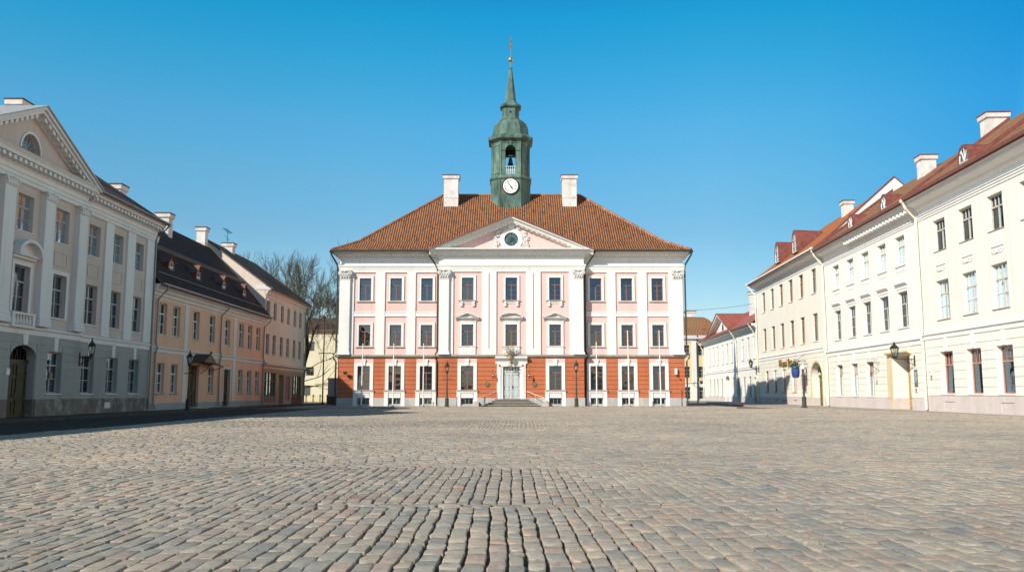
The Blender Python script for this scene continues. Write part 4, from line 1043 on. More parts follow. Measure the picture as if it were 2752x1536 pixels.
# ---------------------------------------------------------------- salmon house
def salmon_house():
    Y0, Y1 = 55.04, 80.35
    T, W = lefth('salmon_house', 'salmon coloured two storey house with a steep dark roof and four small dormers', Y0, Y1); D = 11.
    U = lambda Y: Y-Y0
    up = [56.95, 59.28, 63.0, 66.4, 70.0, 73.62, 76.05, 78.55]; lo = [56.97, 59.28, 66.5, 73.8, 76.24, 78.68]
    ops = [(U(y)-.66, U(y)+.66, 5.0, 7.05, .18) for y in up]+[(U(y)-.62, U(y)+.62, 1.2, 3.15, .18) for y in lo]
    d1 = (U(62.1), U(64.0), .25, 3.2, .26); d2 = (U(69.45), U(71.0), .25, 3.1, .26); ops += [d1, d2]
    for nm, za, zb, mats in (('plinth', 0., .56, ['bluegrey', 'dark']), ('wall', .56, 8.05, ['salmon', 'dark'])):
        w = MB(); oo = [(a, b, max(c, za), min(d, zb), e) for a, b, c, d, e in ops if min(d, zb)-max(c, za) > .02]
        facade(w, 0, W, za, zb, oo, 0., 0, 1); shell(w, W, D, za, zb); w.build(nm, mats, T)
    b = MB(); pf = [(.02, 3.80), (.05, 3.84), (.05, 4.02), (.12, 4.08), (.12, 4.14), (.02, 4.18)]
    band(b, 0, W, 0, pf); b.build('string_course', ['salmontrim'], T)
    b = MB()
    for y in (61.07, 71.86): b.box(U(y)-.34, U(y)+.34, -.05, .01, .57, 3.8); b.box(U(y)-.34, U(y)+.34, -.05, .01, 4.18, 7.3)
    b.box(0, W, -.03, .01, 7.25, 7.33); b.build('lesene', ['salmontrim'], T)
    e = MB(); e.sweep([(0, 7.42), (-.08, 7.46), (-.10, 7.62), (-.22, 7.70), (-.30, 7.86), (-.46, 7.92), (-.50, 8.04), (-.58, 8.10), (.05, 8.12)], 0, W); e.build('cornice', ['salmontrim'], T)
    for y in up: window(T, U(y), 5.0, 1.32, 2.05, .18, dict(S_GREY, name='salmonhi', mat='whitewood'), 0., random.choice(['drapes', 'onesided', 'net', None]), ('salmontrim', .07, .08, .1))
    for y in lo: window(T, U(y), 1.2, 1.24, 1.95, .18, dict(S_GREY, name='salmonlow', mat='whitewood'), 0., random.choice(['net', 'drapes', 'half']), ('bluegrey', .08, .09, .08))
    panel_door(T, (d1[0]+d1[1])/2, 1.9, .25, 2.95, .14, 'olivedoor'); panel_door(T, (d2[0]+d2[1])/2, 1.55, .25, 2.85, .14, 'browndoor')
    s = MB()
    for d in (d1, d2):
        s.box(d[0]-.25, d[1]+.25, -.75, .3, 0, .18); s.box(d[0]-.1, d[1]+.1, -.40, .35, .18, .25)
    s.build('step', ['step'], T)
    s = MB()
    for d in (d2,): s.box(d[0]-.14, d[0], -.05, .02, .56, d[3]+.14); s.box(d[1], d[1]+.14, -.05, .02, .56, d[3]+.14); s.box(d[0], d[1], -.052, .02, d[3], d[3]+.14)
    s.build('door_surround', ['salmontrim'], T)
    # steep roof with a break
    r = MB(); A = [(-.66, 8.12), (2.2, 11.45), (5.3, 14.6), (8.4, 11.45), (11.6, 8.12)]
    for (ya, za), (yb, zb), e in ((A[0], A[1], 0), (A[1], A[2], 0)): r.slab([(-.0, ya, za), (W+.05, ya, za), (W+.05, yb, zb), (-.0, yb, zb)], .16)
    for (ya, za), (yb, zb) in ((A[4], A[3]), (A[3], A[2])): r.slab([(W+.05, ya, za), (0, ya, za), (0, yb, zb), (W+.05, yb, zb)], .16)
    rf = r.build('roof', ['roof_d', 'soot'], T)
    r = MB(); r.sweep([(1.98, 11.22), (1.92, 11.40), (2.3, 11.66), (2.4, 11.6)], 0, W+.05); r.build('break_board', ['brownwood2'], rf)
    r = MB(); r.tube([(.5, -.12, 8.95), (W-.3, -.12, 8.95)], .03, 5)
    for i in range(9): u = .6+i*(W-1)/8; r.tube([(u, .05, 8.80), (u, -.12, 8.98)], .025, 4)
    r.build('snow_guard', ['pipe_g'], rf)
    g_ = MB(); g_.face([(0.01, 0, 8), (0.01, D, 8), (0.01, 8.4, 11.3), (0.01, 5.3, 14.4), (0.01, 2.2, 11.3)]); g_.build('gable', ['beige'], T); g_ = MB(); g_.face([(W-.01, 0, 8), (W-.01, D, 8), (W-.01, 8.4, 11.3), (W-.01, 5.3, 14.4), (W-.01, 2.2, 11.3)]); g_.build('gable', ['beige'], T)
    for y in (59.35, 64.6, 70.4, 75.85):
        u = U(y); d = MB(); yf = .55; hw = .52
        d.box(u-hw, u-hw+.1, yf, 2.2, 9.2, 10.15); d.box(u+hw-.1, u+hw, yf, 2.2, 9.2, 10.15); d.box(u-hw+.1, u+hw-.1, yf+.05, yf+.12, 9.1, 9.35)
        d.prism([(u-hw, 10.15), (u+hw, 10.15), (u, 10.62)], yf, 2.2)
        dm = d.build('dormer', ['redwood'], T)
        q = MB()
        for s in (-1, 1):
            P = [(u+s*(hw+.10), yf-.12, 10.08), (u, yf-.12, 10.68), (u, 2.4, 10.68), (u+s*(hw+.10), 2.4, 10.08)]
            q.slab(P if s < 0 else [P[1], P[0], P[3], P[2]], .05, 0, 0)
        q.build('dormer_roof', ['dormertile'], dm)
        fw, pw = win_meshes(.84, .80, dict(name='dorm', tr=.5, tc=2, bc=2, br=1, mat='whitewood', fr=.05))
        link('window', fw, dm, (u, yf+.04, 9.35)); link('pane', pw, dm, (u, yf+.04, 9.35))
        q = MB(); q.box(u-hw+.1, u+hw-.1, yf+.5, yf+.55, 9.2, 10.15); q.build('inner_panel', ['curtain'], dm)
    g_ = MB(); g_.sweep([(-.80, 8.06), (-.80, 8.15), (-.64, 8.16), (-.64, 8.03)], 0, W); g_.build('gutter', ['pipe_g'], T)
    for y in (55.75, 68.1, 79.95):
        u = U(y); downpipe(T, [(u, -.72, 8.05), (u, -.66, 7.75), (u, -.14, 7.2), (u, -.12, 4.4), (u, -.22, 4.1), (u, -.12, 3.7), (u, -.12, .5), (u, -.25, .22)], 'pipe_g', .06)
    chimney(T, U(56.5), U(57.4), 3.05, 3.85, 11.6, 14.85); chimney(T, U(67.3), U(68.1), 4.05, 5.0, 12.8, 15.15); chimney(T, U(79.2), U(79.95), 5.4, 6.2, 13.9, 16.3)
    # glazed canopy over the first door
    c = MB(); ca, cb = d1[0]-.25, d1[1]+.25; cm = (ca+cb)/2
    for s in (-1, 1):
        P = [(cm+s*(cb-ca)/2, -1.15, 3.42), (cm, -1.15, 4.0), (cm, .0, 4.0), (cm+s*(cb-ca)/2, .0, 3.42)]
        c.slab(P if s < 0 else [P[1], P[0], P[3], P[2]], .07, 0, 0)
    c.prism([(ca, 3.36), (cb, 3.36), (cm, 3.94)], -1.14, -1.08); c.ball((cm, -1.15, 4.08), .09, 0, 6)
    for s in (ca+.06, cb-.06):
        c.tube([(s, -1.05, 3.40), (s, -.02, 3.40)], .03, 5); c.tube([(s, -.85, 3.36), (s, -.45, 2.95), (s, -.03, 2.6)], .025, 5)
    c.slab([(cb+.05, -.95, 3.30), (cb+2.6, -.85, 3.22), (cb+2.6, -.02, 3.62), (cb+.05, -.02, 3.72)], .05, 0, 0)
    c.tube([(cb+2.5, -.85, 3.2), (cb+2.5, -.03, 2.9)], .025, 5)
    c.build('canopy', ['iron'], T)
    return T
M['brownwood2'] = paint('brown_board', (.10, .05, .035), .6)
M['redwood'] = paint('dark_red_dormer', (.16, .045, .03), .6, 0, .2)
salmon_house()

# ---------------------------------------------------------------- beige house with shop
def beige_house():
    Y0, Y1 = 80.42, 96.1
    T, W = lefth('beige_house', 'beige three storey house with a sunlit blank gable and brown shopfront', Y0, Y1); D = 11.4
    U = lambda Y: Y-Y0
    up = [81.62, 83.9, 86.55, 89.0, 91.62, 94.05]
    ops = [(U(y)-.52, U(y)+.52, 8.15, 9.78, .17) for y in up]+[(U(y)-.55, U(y)+.55, 4.82, 6.7, .17) for y in up]
    sh = [(U(80.95), U(84.9), .35, 3.1, .5), (U(86.1), U(87.9), .15, 3.0, .9), (U(88.5), U(90.4), .5, 2.9, .25), (U(91.3), U(95.2), .95, 3.0, .4)]
    w = MB(); facade(w, 0, W, 0, 3.55, sh, 0., 0, 1); shell(w, W, D, 0, 3.55); w.build('shopfront', ['shopstone', 'dark'], T)
    w = MB(); facade(w, 0, W, 3.55, 10.4, ops, 0., 0, 1)
    w.face([(W, 0, 3.55), (W, D, 3.55), (W, D, 10.9), (W, 0, 10.9)]); w.face([(0, D, 3.55), (0, D, 10.9), (W, D, 10.9), (W, D, 3.55)]); w.build('wall', ['beige', 'dark'], T)
    g_ = MB(); g_.face([(0, 0, 0), (0, D, 0), (0, D, 11.2), (0, 5.7, 15.42), (0, 0, 11.22)]); g_.build('gable', ['beigegable'], T); g_ = MB(); g_.face([(W, 0, 10.4), (W, D, 10.4), (W, D, 10.9), (W, 5.7, 15.4), (W, 0, 11.2)]); g_.build('gable', ['beigegable'], T)
    g_ = MB(); g_.box(-.04, .9, -.5, .9, 10.72, 10.82); g_.sweep([(-.55, 10.82), (-.55, 10.95), (.9, 11.15), (.9, 10.82)], -.06, .5); g_.build('gable_return', ['greypil'], T)
    e = MB(); e.sweep([(0, 9.95), (-.04, 9.98), (-.05, 10.3), (-.14, 10.38), (-.22, 10.6), (-.42, 10.7), (-.48, 10.84), (.05, 10.86)], 0, W); e.build('cornice', ['beigegable'], T)
    for y in up:
        window(T, U(y), 8.15, 1.04, 1.63, .17, dict(S_GREY, name='beigehi', mat='greywood'), 0., random.choice([None, 'net', 'half']), ('beige', .06, .07, .05))
        window(T, U(y), 4.82, 1.10, 1.88, .17, dict(S_GREY, name='beigemid', mat='greywood'), 0., random.choice([None, 'net', 'drapes']), ('beige', .06, .07, .05))
    b = MB(); pf = [(.03, 3.42), (.10, 3.5), (.12, 3.66), (.30, 3.80), (.32, 3.98), (.02, 4.04)]; band(b, 0, W, 0, pf); b.build('string_course', ['beigegable'], T)
    b = MB(); b.box(.05, W-.05, -.05, .01, 3.12, 3.42); b.build('shop_fascia', ['fascia'], T)
    b = MB()
    a, c_, z0, z1, d = sh[0]; b.box(a, c_, .10, .2, .3, .95)
    for k in range(5): x = a+(c_-a)*k/4; b.box(x-.05, x+.05, .08, .2, .95, z1)
    b.box(a, c_, .08, .2, 2.3, 2.38); b.build('shop_window', ['board'], T); b = MB()
    a, c_, z0, z1, d = sh[3]
    for k in range(5): x = a+(c_-a)*k/4; b.box(x-.05, x+.05, .08, .2, z0, z1)
    b.build('shop_window', ['board'], T)
    b = MB()
    for s in (sh[0], sh[3]): b.face([(s[0], .17, max(s[2], .95)), (s[1], .17, max(s[2], .95)), (s[1], .17, s[3]), (s[0], .17, s[3])])
    b.build('pane', ['glass'], T)
    b = MB(); s = sh[2]; b.box(s[0], s[1], .1, .2, s[2], s[3]); b.build('poster_board', ['poster'], T)
    b = MB(); b.box(sh[3][0]-.1, sh[3][1]+.1, -.07, .01, 0, .93); b.build('brick_base', ['brickbase'], T)
    panel_door(T, (sh[1][0]+sh[1][1])/2, 1.8, .15, 2.6, .8, 'browndoor')
    gable_roof(T, W, D, .62, 10.86, 5.7, 15.5, 'roof_d2', u0=-.12, u1=W+.15, side='soot')
    downpipe(T, [(.25, -.62, 10.8), (.2, -.55, 10.6), (.16, -.12, 9.7), (.16, -.12, 8.6)], 'pipe_g', .05); downpipe(T, [(W-.2, -.6, 10.8), (W-.2, -.12, 10.0), (W-.12, -.12, .2)], 'pipe_g', .06)
    chimney(T, U(86.0), U(86.9), 5.05, 6.0, 14.2, 16.0)
    return T
M['shopstone'] = plaster('shop_wall', (.42, .33, .24), .15, scale=1.5)
M['fascia'] = plaster('tan_fascia', (.46, .31, .17), .2, scale=2)
M['roof_d2'] = tiles('mossy_brown_tiles', [(0, (.07, .045, .03)), (.5, (.10, .06, .04)), (1, (.13, .08, .055))], .24, .36, moss=(.16, .14, .10))
beige_house()

a = thing('television_antenna', 'thin roof antenna with two crossbars standing on the beige chimney', 'antenna', (-28.5, 86.4, 16.1))
q = MB(); q.tube([(0, 0, 0), (0, 0, 1.3)], .03, 5); q.build('mast', ['pipe_d'], a)
q = MB(); q.tube([(-.1, -1.1, 1.32), (.1, .9, 1.16)], .022, 4)
for i in range(8): y = -1.05+i*.26; q.tube([(-.25, y, 1.3-.02*i), (.25, y, 1.3-.02*i)], .014, 4)
q.build('crossbar', ['pipe_d'], a)
q = MB(); q.tube([(0, -1.0, .62), (0, .3, .4)], .02, 4); q.tube([(-.2, .3, .42), (.2, .3, .42)], .014, 4); q.build('crossbar', ['pipe_d'], a)

# ================================================================== right hand row
K = .0485; CN = math.sqrt(1+K*K)
def righth(name, label, ya, yb, cat='house'):
    """ya < yb; the front runs from the far end (u=0) to the near end"""
    T = thing(name, label, cat, (23+K*yb, yb, 0), math.atan2(-1, -K)); return T, (yb-ya)*CN, (lambda Y: (yb-Y)*CN)
S_R = dict(name='rhi', glass='glass_sunny', tr=.66, tc=4, bc=2, br=1, mat='palewood', bar=.035, mull=.10, fr=.07)
S_R3 = dict(name='r3hi', glass='glass_sunny', tr=.66, tc=2, bc=2, br=2, mat='tanwood', bar=.03, mull=.09, fr=.07)
S_RG = dict(name='rlow', tr=.68, tc=4, bc=1, br=1, mat='pinkwood', bar=.03, fr=.08)

def round_dormer(T, u, yf, z, w, h, depth, big=False):
    d = MB(); n = 10; x0 = w/2
    A = [(u+x0*math.cos(PI*i/n), z+h*(.28 if big else .2)+(h*(.72 if big else .8))*math.sin(PI*i/n)) for i in range(n+1)]
    k = 1.18; B = [(u+(p[0]-u)*k, z+(p[1]-z)*k) for p in A]
    o0 = [(u+x0*k, z-.1)]+B+[(u-x0*k, z-.1)]
    rings = [[(x, yf-.06, zz) for x, zz in o0], [(x, yf+.25, zz) for x, zz in o0], [(u+(x-u)*.95, yf+depth, z+(zz-z)*.95) for x, zz in o0]]
    d.loft(rings[:], 0, False)
    i0 = [(u+x0, z)]+A+[(u-x0, z)]
    for i in range(len(i0)-1): d.face([(o0[i][0], yf-.06, o0[i][1]), (o0[i+1][0], yf-.06, o0[i+1][1]), (i0[i+1][0], yf-.06, i0[i+1][1]), (i0[i][0], yf-.06, i0[i][1])])
    for i in range(len(i0)-1): d.face([(i0[i][0], yf-.06, i0[i][1]), (i0[i+1][0], yf-.06, i0[i+1][1]), (i0[i+1][0], yf+.12, i0[i+1][1]), (i0[i][0], yf+.12, i0[i][1])])
    dm = d.build('dormer', ['redmetal'], T)
    p = MB(); p.face([(x, yf+.08, zz) for x, zz in i0])
    wn = p.build('window', ['glassdark'], dm)
    f = MB()
    if big:
        f.box(u-.03, u+.03, yf+.02, yf+.07, z, z+h); f.box(u-x0, u+x0, yf+.02, yf+.07, z+h*.30, z+h*.34); f.box(u-x0, u+x0, yf+.02, yf+.07, z+h*.62, z+h*.66)
    else:
        for t in (.30, .5, .7): f.tube([(u, yf+.03, z+.03), (u+x0*.95*math.cos(PI*t), yf+.03, z+h*.96*math.sin(PI*t))], .035, 4)
    P = [(x, yf+.03, zz) for x, zz in i0]; f.tube(P+[P[0]], .05, 5); f.build('frame', ['whitewood'], dm)
    return dm

def party_strip(T, u, e, ez, rd, rz, mat='redmetal', w=.30):
    s = MB(); s.prism([(u-w/2, -.02), (u+w/2, -.02), (u+w/2, .2), (u-w/2, .2)], 0, 1)
    v = []
    for (x, y, z) in s.v: v.append((x, -e+(rd+e)*y, ez+(rz-ez)*y+z))
    s.v = v; s.build('verge_flashing', [mat], T)

def right_body(T, W, D, ops, zp, zt, wallmat, plmat):
    for nm, za, zb, m_ in (('plinth', 0., zp, plmat), ('wall', zp, zt, wallmat)):
        w = MB(); oo = [(a, b, max(c, za), min(d, zb), e) for a, b, c, d, e in ops if min(d, zb)-max(c, za) > .02]
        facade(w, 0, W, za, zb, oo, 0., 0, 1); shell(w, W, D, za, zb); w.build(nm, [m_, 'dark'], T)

def relief(T, uc, z):
    r = MB()
    r.box(uc-.62, uc+.62, -.05, .0, z+.36, z+.44)
    for s in (-1, 1):
        for k, (x, rr) in enumerate(((.18, .10), (.36, .13), (.52, .09))):
            P = [(uc+s*(x+rr*math.cos(a)), -.03, z+.12+rr*.8*math.sin(a)) for a in [i*2*PI/9 for i in range(8)]]; r.tube(P, .03, 5)
    r.ball((uc, -.03, z+.10), .09, 0, 6); r.build('relief', ['trimwhite'], T)

# ---- nearest house on the right
def house_near():
    T, W, U = righth('pale_yellow_house', 'pale yellow house with blue green shop windows and small scroll reliefs under its top windows', 30.0, 54.4); D = 12.5
    ys = [51.42, 48.06, 44.75, 41.45, 38.1, 34.8, 31.6]; ops = []
    for y in ys:
        u = U(y); ops += [(u-.80, u+.80, 9.66, 11.52, .20), (u-.83, u+.83, 5.56, 7.87, .21), (u-.85, u+.85, 1.16, 3.64, .27)]
    vents = [(U(y)-.68, U(y)+.68, .22, .72, .12) for y in (51.4, 44.8, 38.1)]; ops += vents
    right_body(T, W, D, ops, 1.06, 12.3, 'yellowish', 'pinkgrey')
    c = MB(); cut = [(a-.03, b+.03, c_-.1, d+.0, e) for a, b, c_, d, e in ops if 1 < c_ < 3]
    courses(c, 0.2, W, 1.06, 4.42, 7, cut, 0., .03, .03); c.build('rustication', ['yellowish'], T)
    for y in ys: u = U(y); c = MB(); c.prism([(u-.16, 3.66), (u+.16, 3.66), (u+.22, 4.44), (u-.22, 4.44)], -.06, 0); c.build('keystone', ['trimwhite'], T)
    b = MB(); pf = [(.03, 4.42), (.07, 4.46), (.07, 4.68), (.16, 4.74), (.16, 4.80), (.02, 4.84)]; band(b, .05, W, 0, pf); b.build('string_course', ['trimwhite'], T)
    for i, y in enumerate(ys):
        u = U(y)
        window(T, u, 9.66, 1.60, 1.86, .20, S_R, 0., [None, None, None, 'drapes'][i % 4], ('ledge', .05, .06, .05))
        window(T, u, 5.56, 1.66, 2.31, .21, dict(S_R, name='rmid', br=2), 0., ['drapes', None, 'onesided', None][i % 4], ('ledge', .06, .07, .05))
        window(T, u, 1.16, 1.70, 2.48, .27, S_RG, 0., 'film', ('trimwhite', .06, .07, .06))
        relief(T, u, 8.40)
    for v in vents:
        q = MB(); q.box(v[0], v[1], .04, .10, v[2], v[3]); q.build('vent', ['pinkgrey'], T)
    b = MB(); b.sweep([(0, 11.90), (-.05, 11.92), (-.05, 12.02), (-.10, 12.05), (-.10, 12.14), (-.16, 12.18), (-.16, 12.22), (.02, 12.24)], 0.05, W)
    b.sweep([(.02, 12.24), (.0, 12.55), (-.18, 12.66), (-.24, 12.78), (-.62, 12.92), (-.68, 12.98), (-.68, 13.12), (-.80, 13.20), (-.80, 13.28), (.02, 13.30)], 0.05, W); b.build('cornice', ['trimwhite'], T)
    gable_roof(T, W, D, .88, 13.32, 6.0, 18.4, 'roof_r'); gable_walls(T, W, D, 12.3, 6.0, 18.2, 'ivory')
    g_ = MB(); g_.sweep([(-1.02, 13.24), (-1.04, 13.40), (-.90, 13.44), (-.84, 13.24)], 0, W); g_.build('gutter', ['redmetal'], T)
    party_strip(T, .15, .88, 13.34, 6.0, 18.42); party_strip(T, W*.38, .6, 13.6, 6.0, 18.42, w=.16)
    round_dormer(T, U(48.5), .35, 14.25, 1.15, .85, 1.6); round_dormer(T, U(38.5), .35, 14.25, 1.15, .85, 1.6)
    downpipe(T, [(.15, -.95, 13.25), (.15, -.75, 12.75), (.10, -.15, 12.1), (.10, -.13, 4.95), (.10, -.25, 4.7), (.10, -.13, 4.3), (.10, -.13, .2)], 'pipe_c', .09)
    return T
house_near()

# ---- middle house on the right
def house_middle():
    T, W, U = righth('ivory_house', 'ivory house with deep ochre doorway and low arched red dormers', 54.43, 73.8); D = 12.5
    ys = [70.75, 67.3, 64.02, 60.66, 57.4]; gs = [70.85, 67.32, 64.0]; ops = []
    for y in ys: u = U(y); ops += [(u-.78, u+.78, 9.6, 11.55, .21), (u-.80, u+.80, 5.5, 7.86, .22)]
    for y in gs: u = U(y); ops.append((u-.78, u+.78, .98, 3.46, .24))
    dr = (U(59.75), U(56.75), .10, 3.72, 1.15); ops.append(dr)
    right_body(T, W, D, ops, .88, 12.3, 'ivory', 'pinkgrey')
    c = MB(); cut = [(a-.03, b+.03, c_-.1, d, e) for a, b, c_, d, e in ops if c_ < 2]
    courses(c, 0.2, W-.2, .9, 4.2, 7, cut, 0., .028, .03); c.build('rustication', ['cream'], T)
    for y in gs: u = U(y); c = MB(); c.prism([(u-.16, 3.48), (u+.16, 3.48), (u+.22, 4.22), (u-.22, 4.22)], -.06, 0); c.build('keystone', ['trimwhite'], T)
    b = MB(); pf = [(.03, 4.20), (.07, 4.25), (.07, 4.52), (.18, 4.58), (.18, 4.66), (.02, 4.72)]; band(b, 0.05, W, 0, pf); b.build('string_course', ['trimwhite'], T)
    for i, y in enumerate(ys):
        u = U(y)
        o = window(T, u, 9.6, 1.56, 1.95, .21, S_R, 0., [None, None, 'onesided', None, 'drapes'][i], ('trimwhite', .08, .08, .10))
        o2 = window(T, u, 5.5, 1.60, 2.36, .22, dict(S_R, name='rmid', br=2), 0., ['blind', None, 'drapes', None, 'onesided'][i], ('trimwhite', .08, .08, .10))
        h = MB(); h.sweep([(-.23, 2.72), (-.30, 2.80), (-.42, 2.88), (-.42, 2.94), (-.21, 2.98)], -.98, .98); h.box(-.9, .9, -.26, -.21, 2.55, 2.60); h.build('hood', ['trimwhite'], o2)
        h = MB(); h.box(-.8, .8, -.235, -.20, -.42, -.36); h.box(-.72, .72, -.235, -.20, -.92, -.86); h.build('apron', ['trimwhite'], o)
    for y in gs: window(T, U(y), .98, 1.56, 2.48, .24, dict(S_RG, name='rlow2', mat='tanwood', glass='glass_sunny', bc=2), 0., 'blind', ('trimwhite', .06, .07, .06))
    b = MB(); b.sweep([(0, 11.90), (-.05, 11.92), (-.05, 12.02), (-.10, 12.05), (-.10, 12.16), (-.16, 12.20), (.02, 12.24)], 0.05, W)
    b.sweep([(.02, 12.24), (.0, 12.52), (-.12, 12.60), (-.16, 12.72), (-.58, 12.86), (-.64, 12.96), (-.70, 13.10), (-.80, 13.18), (.02, 13.22)], 0.05, W)
    n = int(W*.66/.62)
    for i in range(n): x = W-.45-i*.62; b.box(x-.15, x+.15, -.60, -.05, 12.58, 12.84)
    b.build('cornice', ['trimwhite'], T)
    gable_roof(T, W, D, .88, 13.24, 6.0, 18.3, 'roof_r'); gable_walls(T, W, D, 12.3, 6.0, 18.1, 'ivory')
    g_ = MB(); g_.sweep([(-1.02, 13.16), (-1.04, 13.32), (-.90, 13.36), (-.84, 13.16)], 0, W); g_.build('gutter', ['redmetal'], T)
    party_strip(T, .17, .88, 13.28, 6.0, 18.34, w=.34)
    for y in (60.55, 67.5): round_dormer(T, U(y), .30, 14.15, 1.1, .85, 1.5)
    downpipe(T, [(.12, -.95, 13.2), (.12, -.8, 12.8), (.12, -.16, 12.0), (.12, -.13, 4.85), (.12, -.25, 4.6), (.12, -.13, 4.2), (.12, -.13, .2)], 'pipe_c', .085)
    chimney(T, U(64.0), U(63.1), 4.15, 5.2, 15.8, 18.6, 'redmetal'); chimney(T, U(55.5), U(54.5), 4.8, 6.1, 16.2, 19.0, 'redmetal')
    # doorway: hood, cheeks and door at the back of the recess
    h = MB(); u0, u1 = dr[0], dr[1]
    h.sweep([(-.03, 3.72), (-.30, 3.84), (-.34, 3.86), (-.34, 3.95), (.0, 4.0)], u0-.55, u1+.35)
    h.box(u0-.42, u0-.02, -.07, .0, .1, 3.70); h.box(u0-.9, u0-.5, -.05, .0, .9, 3.6); h.build('door_surround', ['doorstone'], T)
    panel_door(T, (u0+u1)/2, u1-u0-.1, .12, 2.75, .95, 'golddoor')
    d = MB(); d.box(u0, u1, 1.0, 1.1, 2.87, 3.7); d.box(u0, u1, .94, 1.02, 2.83, 2.93); d.build('transom', ['golddoor'], T)
    d = MB(); d.box(u0-.3, u1+.1, -.45, .9, 0, .14); d.build('step', ['step'], T)
    return T
M['doorstone'] = plaster('ochre_stone', (.72, .60, .38), .15, dirt=(.6, .5, .32), dirt_amt=.5)
house_middle()

# ---- far house on the right
def house_far():
    T, W, U = righth('cream_house', 'cream house with two tall red arched dormers and an arched side doorway', 73.83, 98.9); D = 12.6
    ys = [95.6, 91.8, 88.15, 84.5, 80.9, 76.9]; gs = [95.12, 91.55, 88.0, 84.35, 80.95]; ops = []
    for y in ys: u = U(y); ops += [(u-.74, u+.74, 10.0, 12.15, .15), (u-.74, u+.74, 5.76, 8.18, .15)]
    for y in gs: u = U(y); ops.append((u-.70, u+.70, 1.32, 3.58, .14))
    dr = (U(78.5), U(75.4), .10, 3.9, .75); ops.append(dr)
    vents = [(U(y)-.5, U(y)+.5, .24, .56, .12) for y in gs[:4]]; ops += vents
    right_body(T, W, D, ops, .82, 12.9, 'cream', 'pinkgrey')
    c = MB(); cut = [(a-.03, b+.03, c_-.1, d, e) for a, b, c_, d, e in ops if c_ < 2]
    courses(c, 0.1, W-.2, .84, 4.7, 10, cut, 0., .025, .03)
    arched_fill(c, dr[0], dr[1], 2.7, 3.9, -.02, .5); c.build('rustication', ['cream'], T)
    b = MB(); pf = [(.03, 4.70), (.06, 4.75), (.06, 5.0), (.13, 5.05), (.13, 5.10), (.02, 5.15)]; band(b, 0, W-.05, 0, pf); b.build('string_course', ['trimwhite'], T)
    for i, y in enumerate(ys):
        u = U(y)
        window(T, u, 10.0, 1.48, 2.15, .15, S_R3, 0., [None, 'onesided'][i % 2], ('trimwhite', .07, .08, .06))
        window(T, u, 5.76, 1.48, 2.42, .15, dict(S_R3, name='r3mid'), 0., ['drapes', None, 'blind'][i % 3], ('trimwhite', .07, .08, .06))
    for y in gs: window(T, U(y), 1.32, 1.40, 2.26, .14, dict(S_R3, name='r3low', mat='pinkwood'), 0., 'blind', ('ledge', .07, .10, .05))
    for v in vents: q = MB(); q.box(v[0], v[1], .06, .11, v[2], v[3]-.08); q.build('vent', ['pinkgrey'], T)
    b = MB(); b.sweep([(0, 12.40), (-.05, 12.42), (-.05, 12.52), (.02, 12.54)], 0, W-.05)
    b.sweep([(.02, 12.80), (.0, 12.86), (-.10, 12.92), (-.14, 13.02), (-.56, 13.16), (-.62, 13.22), (-.68, 13.40), (-.78, 13.48), (.02, 13.52)], -.5, W-.05); b.build('cornice', ['trimwhite'], T)
    # roof: hipped at the far end, raised party wall at the near end
    r = MB(); e, ez, rd, rz = .88, 13.54, 6.3, 19.1; hip = 5.8
    r.slab([(-.6, -e, ez), (W-.15, -e, ez), (W-.15, rd, rz), (hip, rd, rz)], .16)
    r.slab([(-.6, D+e, ez), (-.6, -e, ez), (hip, rd, rz)], .16)
    r.slab([(W-.15, D+e, ez), (-.6, D+e, ez), (hip, rd, rz), (W-.15, rd, rz)], .16)
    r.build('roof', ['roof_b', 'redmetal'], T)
    g_ = MB(); g_.loft([[(x, -.75, 13.3), (x, D+.6, 13.3), (x, rd, 19.62)] for x in (W-.28, W-.02)]); g_.build('party_wall', ['ivory'], T)
    g_ = MB()
    for a, bb in (((-.85, 13.36), (rd, 19.72)), ((D+.7, 13.36), (rd, 19.72))):
        g_.loft([[(x, a[0], a[1]-.12), (x, a[0], a[1]+.02), (x, bb[0], bb[1]+.02), (x, bb[0], bb[1]-.12)] for x in (W-.34, W+.03)])
    g_.build('verge_flashing', ['redmetal'], T)
    g_ = MB(); g_.sweep([(-1.0, 13.46), (-1.0, 13.58), (-.88, 13.62), (-.84, 13.46)], -.6, W); g_.build('gutter', ['trimwhite'], T)
    for y in (83.7, 90.4): round_dormer(T, U(y), .35, 14.75, 1.5, 1.85, 2.6, True)
    chimney(T, U(84.2), U(83.3), 5.1, 6.0, 16.8, 19.65, 'soot')
    downpipe(T, [(W-.2, -.95, 13.5), (W-.2, -.75, 13.1), (W-.12, -.16, 12.2), (W-.1, -.13, 5.2), (W-.1, -.25, 4.95), (W-.1, -.13, 4.6), (W-.1, -.13, .2)], 'pipe_c', .08)
    downpipe(T, [(-.5, -.95, 13.5), (-.3, -.7, 13.1), (.1, -.16, 12.2), (.1, -.13, 4.9), (.1, -.13, .2)], 'pipe_c', .08)
    panel_door(T, (dr[0]+dr[1])/2, dr[1]-dr[0], .10, 2.6, .6, 'greendoor')
    d = MB(); d.box(dr[0], dr[1], .55, .72, 2.65, 2.82)
    for i in range(7): a_ = PI*i/6; d.tube([((dr[0]+dr[1])/2, .66, 2.82), ((dr[0]+dr[1])/2+1.5*math.cos(a_), .66, 2.82+1.05*math.sin(a_))], .025, 4)
    d.build('fanlight', ['greendoor'], T)
    d = MB()
    for s in (dr[0]-.28, dr[1]+.02): d.box(s, s+.26, -.08, 0, .1, 2.7)
    n = 12; cxx = (dr[0]+dr[1])/2; hw = (dr[1]-dr[0])/2
